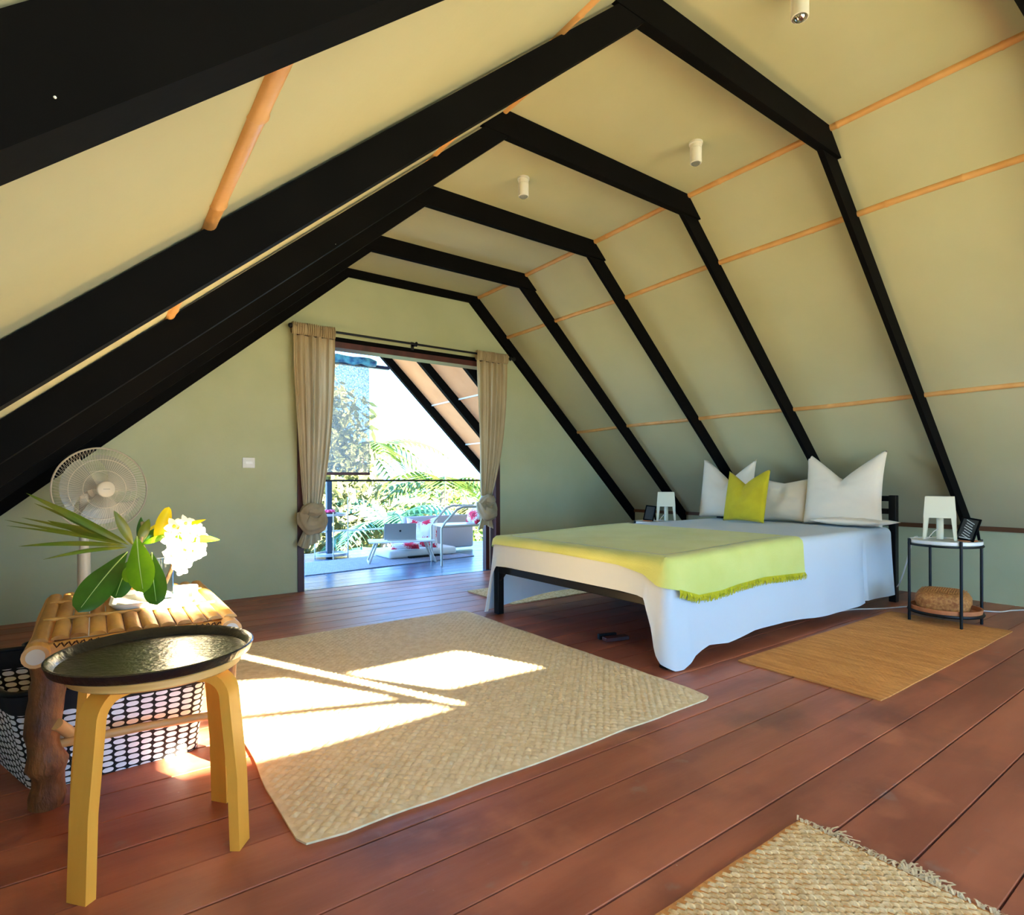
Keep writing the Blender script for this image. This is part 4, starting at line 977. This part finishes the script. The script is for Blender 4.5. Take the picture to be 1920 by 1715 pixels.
# ------------------------------------------------------------ standing fan
FX_, FY_ = -.055, 4.03
fn = thing('standing_fan', 'beige standing fan with round wire cage by the end wall', 'fan', (FX_, FY_, 0))
bm = BM(); add_lathe(bm, [(0, 0), (.135, 0), (.14, .008), (.13, .02), (.04, .032), (.03, .05), (0, .05)], (FX_, FY_, 0), 36); obj('base', bm, M_fan, fn, 40)
bm = BM(); add_tube(bm, [(FX_, FY_, .04), (FX_, FY_, .52)], .031, 16); obj('outer_pole', bm, M_fan, fn, 60)
bm = BM(); add_tube(bm, [(FX_, FY_, .52), (FX_, FY_, .80)], .022, 16); obj('inner_pole', bm, M_fan, fn, 60)
ax = Vector((.33, -.94, .03)).normalized(); hc = Vector((.025, 3.96, .862)); RF = .232
bm = BM(); add_tube(bm, [hc - ax * .16, hc - ax * .13, hc - ax * .05], [.03, .058, .05], 20); add_box(bm, FX_ - .02, FX_ + .02, FY_ - .03, FY_ + .03, .76, .84, .006); obj('motor_housing', bm, M_fan, fn, 50)
q = ax.to_track_quat('Z', 'Y').to_matrix().to_4x4()
def cage(sgn, dep, nm):
    bm = BM(); a = ax.cross(Vector((0, 0, 1))).normalized(); b = ax.cross(a); base = hc + ax * .0
    add_ring(bm, base, RF, .005, ax, 72, 6)
    for fr_ in (.45, .72): add_ring(bm, base + ax * (sgn * dep * (1 - fr_ ** 2.5)), RF * fr_, .0016, ax, 48, 4)
    for k in range(84):
        A = 2 * pi * k / 84; e = a * cos(A) + b * sin(A); e2 = a * cos(A + .25) + b * sin(A + .25)
        add_tube(bm, [base + (e * (1 - t) + e2 * t) * (RF * (1 - t * .82)) + ax * (sgn * dep * (1 - (1 - t * .82) ** 2.5)) for t in (0, .33, .66, 1)], .0009, 3, cap=False)
    o = obj(nm, bm, M_fan, fn); return o
cage(1, .055, 'front_grille'); cage(-1, .075, 'rear_grille')
bm = BM(); add_lathe(bm, [(0, .012), (.040, .010), (.045, .004), (.045, -.002), (0, -.002)], (0, 0, 0), 32, Matrix.Translation(hc + ax * .058) @ q); cp = obj('centre_cap', bm, M_fan, fn, 50)
bm = BM(); add_box(bm, -.016, .016, -.0015, .0015, -.0005, .0008, 0, Matrix.Translation(hc + ax * .0705) @ q); obj('badge', bm, M_blade, cp)
for k in range(3):
    bm = BM(); A0 = k * 2 * pi / 3 + .4
    def bf(u, v, A0=A0):
        rr_ = .03 + .165 * u; A = A0 + (v - .5) * (1.0 + .9 * u) + .5 * u
        return (Matrix.Translation(hc - ax * .01) @ q) @ Vector((rr_ * cos(A), rr_ * sin(A), .022 * (v - .5) * 2))
    add_grid(bm, bf, 8, 8); obj('blade', bm, M_blade, fn, 179)
bm = BM(); add_tube(bm, [hc - ax * .04, hc + ax * .02], .03, 20); obj('hub', bm, M_blade, fn, 50)

# ------------------------------------------------------------ things on the deck
dm = thing('deck_mat', 'pale striped mat laid on the deck outside the doorway', 'mat', (2.6, 6.2, 0))
mxd = Matrix.Translation((2.6, 6.15, 0)) @ Matrix.Rotation(.13, 4, 'Z')
bm = BM(); add_box(bm, -1.05, 1.05, -.42, .42, .001, .007, 0, mxd); obj('mat_base', bm, M_dmat, dm)
bm = BM()
for k in range(60): add_box(bm, -1.04 + k * .0352, -1.04 + k * .0352 + .02, -.42, .42, .007, .009, 0, mxd)
o = obj('ribs', bm, M_dmat, dm); o['kind'] = 'stuff'
# shelf table
stb = thing('shelf_table', 'small round two-tier white metal table by the railing, left side of the deck', 'side table', (2.27, 6.80, 0))
for z, n_ in ((.50, 'upper_shelf'), (.03, 'lower_shelf')):
    bm = BM(); add_lathe(bm, [(0, 0), (.185, 0), (.19, .03), (.18, .03), (.175, .01), (0, .01)], (2.27, 6.79, z), 36); obj(n_, bm, M_alu, stb, 40)
for A in (-.2, 1.4, 2.9, 4.5):
    bm = BM(); x, y = 2.27 + .19 * cos(A), 6.79 + .19 * sin(A); add_tube(bm, [(x, y, 0), (x, y, .72 if A == -.2 else .55)], .007, 8); obj('leg', bm, M_alu, stb, 60)
cd = thing('candle_bowl', 'bright pink flower bowl on the two-tier deck table', 'bowl', (2.25, 6.77, .51))
bm = BM(); add_lathe(bm, [(0, 0), (.05, 0), (.075, .02), (.08, .03), (0, .03)], (2.24, 6.77, .512), 24); obj('bowl', bm, M_redwood, cd, 40)
bm = BM(); 
for k in range(7): bmesh.ops.create_icosphere(bm, subdivisions=2, radius=.026, matrix=Matrix.Translation((2.24 + .042 * cos(k * 2 * pi / 6) * (k < 6), 6.77 + .042 * sin(k * 2 * pi / 6) * (k < 6), .55)))
obj('petals', bm, M_pink, cd, 179)
# laptop table
lt = thing('floor_desk', 'low white folding desk with looped legs on the deck mat', 'table', (2.78, 6.0, 0))
mt_ = Matrix.Translation((2.79, 5.98, 0)) @ Matrix.Rotation(-.34, 4, 'Z')
bm = BM(); add_box(bm, -.36, .36, -.19, .17, .232, .246, .004, mt_); obj('desk_top', bm, M_white2, lt, 40)
for s_ in (-1, 1):
    bm = BM(); P = [mt_ @ Vector(p) for p in ((s_ * .27, -.16, .23), (s_ * .36, -.18, .012), (s_ * .36, .15, .012), (s_ * .27, .14, .23))]
    add_tube(bm, P, .012, 8); obj('looped_leg', bm, M_alu, lt, 50)
lp = thing('laptop', 'open grey laptop seen from behind its lid on the low deck desk', 'laptop', (2.78, 6.0, .247))
bm = BM(); add_box(bm, -.16, .16, -.10, .12, .248, .262, .003, mt_); obj('keyboard_base', bm, M_alu, lp)
ml = mt_ @ Matrix.Translation((-.02, -.10, .258)) @ Matrix.Rotation(.16, 4, 'X')
bm = BM(); add_box(bm, -.175, .175, -.004, .004, 0, .185, .003, ml); ld = obj('screen_lid', bm, M_grey, lp)
bm = BM(); add_lathe(bm, [(0, 0), (.012, 0), (.012, .001), (0, .001)], (0, 0, 0), 16, ml @ Matrix.Translation((0, -.0042, .10)) @ Matrix.Rotation(pi / 2, 4, 'X')); obj('lid_logo', bm, M_metal, ld)
# sofa base, cushions
sf = thing('floor_sofa', 'low white floor sofa with long grey back rest behind the desk', 'sofa', (3.1, 6.4, 0))
bm = BM(); add_box(bm, 2.72, 3.62, 6.15, 6.62, .01, .10, .03); obj('seat_cushion', bm, M_white2, sf, 60)
bm = BM(); add_box(bm, 3.12, 4.15, 6.60, 6.68, .02, .46, .03); obj('back_rest', bm, mat('grey_canvas', (176, 170, 176), .9), sf, 60)
bm = BM(); add_box(bm, 2.95, 3.35, 6.10, 6.14, .0, .03, .0); obj('base_strip', bm, M_metal, sf)
def fcush(label, c, w_, h, yaw, tilt, chop=.05):
    o = pillow('floral_cushion', label, 'cushion', c, w_, h, .13, M_floral, chop=chop, cu=.1, yaw=yaw, tilt=tilt, group='floral cushions on the deck'); return o
fcush('white cushion with red flowers propped against the floor sofa back', (3.18, 6.23, .10), .38, .38, 1.05, .22)
fcush('white cushion with red flowers lying under the low desk', (2.95, 6.2, .105), .34, .08, 1.2, .0, 0)
# armchair
ch = thing('tube_armchair', 'white tubular armchair half hidden by the right curtain on the deck', 'chair', (3.32, 5.6, 0))
MC = Matrix.Translation((3.0, 5.42, 0)) @ Matrix.Rotation(-.2, 4, 'Z')
def frame_side(y, nm):
    bm = BM(); P = [(0, y, 0), (0, y, .40), (.04, y, .46), (.18, y, .60), (.25, y, .625), (.58, y, .625)]
    add_tube(bm, [MC @ Vector(p) for p in P], .013, 10); obj(nm, bm, M_alu, ch, 50)
frame_side(0, 'front_frame'); frame_side(.38, 'rear_frame')
for y in (0, .38):
    bm = BM(); add_tube(bm, [MC @ Vector(p) for p in ((.56, y, .62), (.62, y, .40), (.70, y, 0))], .013, 10); obj('leg', bm, M_alu, ch, 50)
bm = BM(); add_box(bm, .01, .62, 0, .38, .405, .43, .008, MC); obj('seat', bm, M_alu, ch, 40)
bm = BM(); add_tube(bm, [MC @ Vector(p) for p in ((.56, 0, .62), (.68, 0, .84), (.68, .38, .84), (.56, .38, .62))], .013, 10); obj('back_frame', bm, M_alu, ch, 50)
bm = BM(); add_box(bm, .62, .635, .01, .37, .62, .80, 0, MC); obj('back_panel', bm, M_white2, ch)
fcush('white cushion with red flowers on the tubular armchair', (3.42, 5.50, .432), .34, .28, -.2, .55, .03)

# ------------------------------------------------------------ garden
GZ = -2.7
g_ = BM(); add_box(g_, -60, 80, -60, 90, GZ - .2, GZ); tag(obj('ground', g_, M_ground), kind='structure')
def frond(bm, base, yaw, L_, rise, droop, wl, n=16, seed=0):
    rn = random.Random(seed); dx, dy = cos(yaw), sin(yaw); pts = []
    for i in range(n + 1):
        t = i / n; pts.append(Vector((base[0] + dx * L_ * t, base[1] + dy * L_ * t, base[2] + rise * L_ * t - droop * L_ * t * t)))
    add_tube(bm, pts, [.03 * (1 - .8 * i / n) for i in range(n + 1)], 4)
    sd_ = Vector((-dy, dx, 0))
    for i in range(1, n + 1):
        t = i / n; l = wl * sin(pi * (.12 + .83 * t)) * rn.uniform(.85, 1.1); tg = (pts[i] - pts[i - 1]).normalized()
        for s_ in (-1, 1):
            e = (sd_ * s_ + tg * .55 - Vector((0, 0, .45))).normalized(); p = pts[i]; w_ = tg * .045
            a, b, c = bm.verts.new(p - w_), bm.verts.new(p + w_), bm.verts.new(p + e * l * .6 + w_ * .7 + Vector((0, 0, .05))); d2 = bm.verts.new(p + e * l)
            bm.faces.new((a, b, c)); bm.faces.new((a, c, d2))
def palm(x, y, h, L_, nf, m, label, seed):
    t = thing('palm_tree', label, 'palm', (x, y, GZ), 'palms in the garden'); rn = random.Random(seed)
    top = (x + .3, y, GZ + h); bm = BM(); add_tube(bm, [(x, y, GZ), (x + .1, y, GZ + h * .5), top], [.16, .12, .10], 10); obj('trunk', bm, M_trunk, t, 60)
    for k in range(nf):
        bm = BM(); frond(bm, top, 2 * pi * k / nf + rn.uniform(-.2, .2), L_ * rn.uniform(.8, 1.1), rn.uniform(.3, 1.0), rn.uniform(.7, 1.2), L_ * .33, seed=k + seed); obj('palm_frond', bm, m, t, recalc=False)
palm(5.0, 12.0, 2.6, 1.9, 13, M_fol3, 'blue-green palm in the garden, straight beyond the railing', 1)
palm(7.0, 13.0, 3.4, 2.2, 14, M_fol1, 'yellow-green palm in the garden at the right of the view', 2)
palm(6.1, 16.5, 4.4, 2.4, 14, M_fol1, 'tall palm farther back in the garden', 3)
palm(8.6, 15.0, 2.6, 2.2, 12, M_fol2, 'pale palm low at the right behind the armchair', 4)
palm(3.7, 10.2, 1.9, 1.4, 12, M_fol3, 'short blue-green palm just below the deck railing', 5)
def bush(x, y, z0_, rx, rz, n, ls, m, label, seed, trunk=False, name='leafy_shrub', cat='shrub', group='shrubs in the garden'):
    t = thing(name, label, cat, (x, y, GZ), group); rn = random.Random(seed); V = []; F = []
    for k in range(n):
        while True:
            p = Vector((rn.uniform(-1, 1), rn.uniform(-1, 1), rn.uniform(-1, 1)))
            if .35 < p.length < 1: break
        dn = 1 + .35 * noise.noise(p * 2.5 + Vector((seed, 0, 0))); c = Vector((x + p.x * rx * dn, y + p.y * rx * dn, z0_ + p.z * rz * dn))
        a = Vector((rn.gauss(0, 1), rn.gauss(0, 1), rn.gauss(0, 1))).normalized(); b = a.cross(Vector((rn.gauss(0, 1), rn.gauss(0, 1), rn.gauss(0, 1)))).normalized(); i0 = len(V); l = ls * rn.uniform(.6, 1.3)
        V += [tuple(c - a * l), tuple(c + b * l * .35), tuple(c + a * l), tuple(c - b * l * .35)]; F.append((i0, i0 + 1, i0 + 2, i0 + 3))
    o = raw('foliage', V, F, m, t); o['kind'] = 'stuff'
    bm = BM(); add_tube(bm, [(x, y, GZ), (x, y, z0_ - rz * .2)], [.12, .05], 8); obj('trunk', bm, M_trunk, t, 60)
bush(4.1, 13.5, .6, 1.5, 2.9, 5000, .16, M_fol2, 'tall greyish tree behind the sheer blind', 1, name='garden_tree', cat='tree', group='garden trees')
bush(6.2, 19.0, -.6, 2.2, 2.2, 3500, .2, M_fol2, 'pale rounded tree far back in the middle of the garden', 2, name='garden_tree', cat='tree', group='garden trees')
bush(10.4, 18.5, -1.2, 3.2, 1.9, 4000, .2, M_fol1, 'broad pale tree far back at the right of the garden', 3, name='garden_tree', cat='tree', group='garden trees')
bush(8.0, 11.5, -1.5, 1.1, 1.0, 2000, .12, M_fol1, 'leafy shrub below the right end of the railing', 4)
bush(4.6, 9.6, -1.7, 1.0, .8, 1800, .12, M_fol3, 'leafy shrub directly below the middle of the railing', 5)
bush(6.3, 10.6, -1.6, 1.0, .9, 1800, .12, M_fol2, 'pale shrub below the railing between the palms', 6)
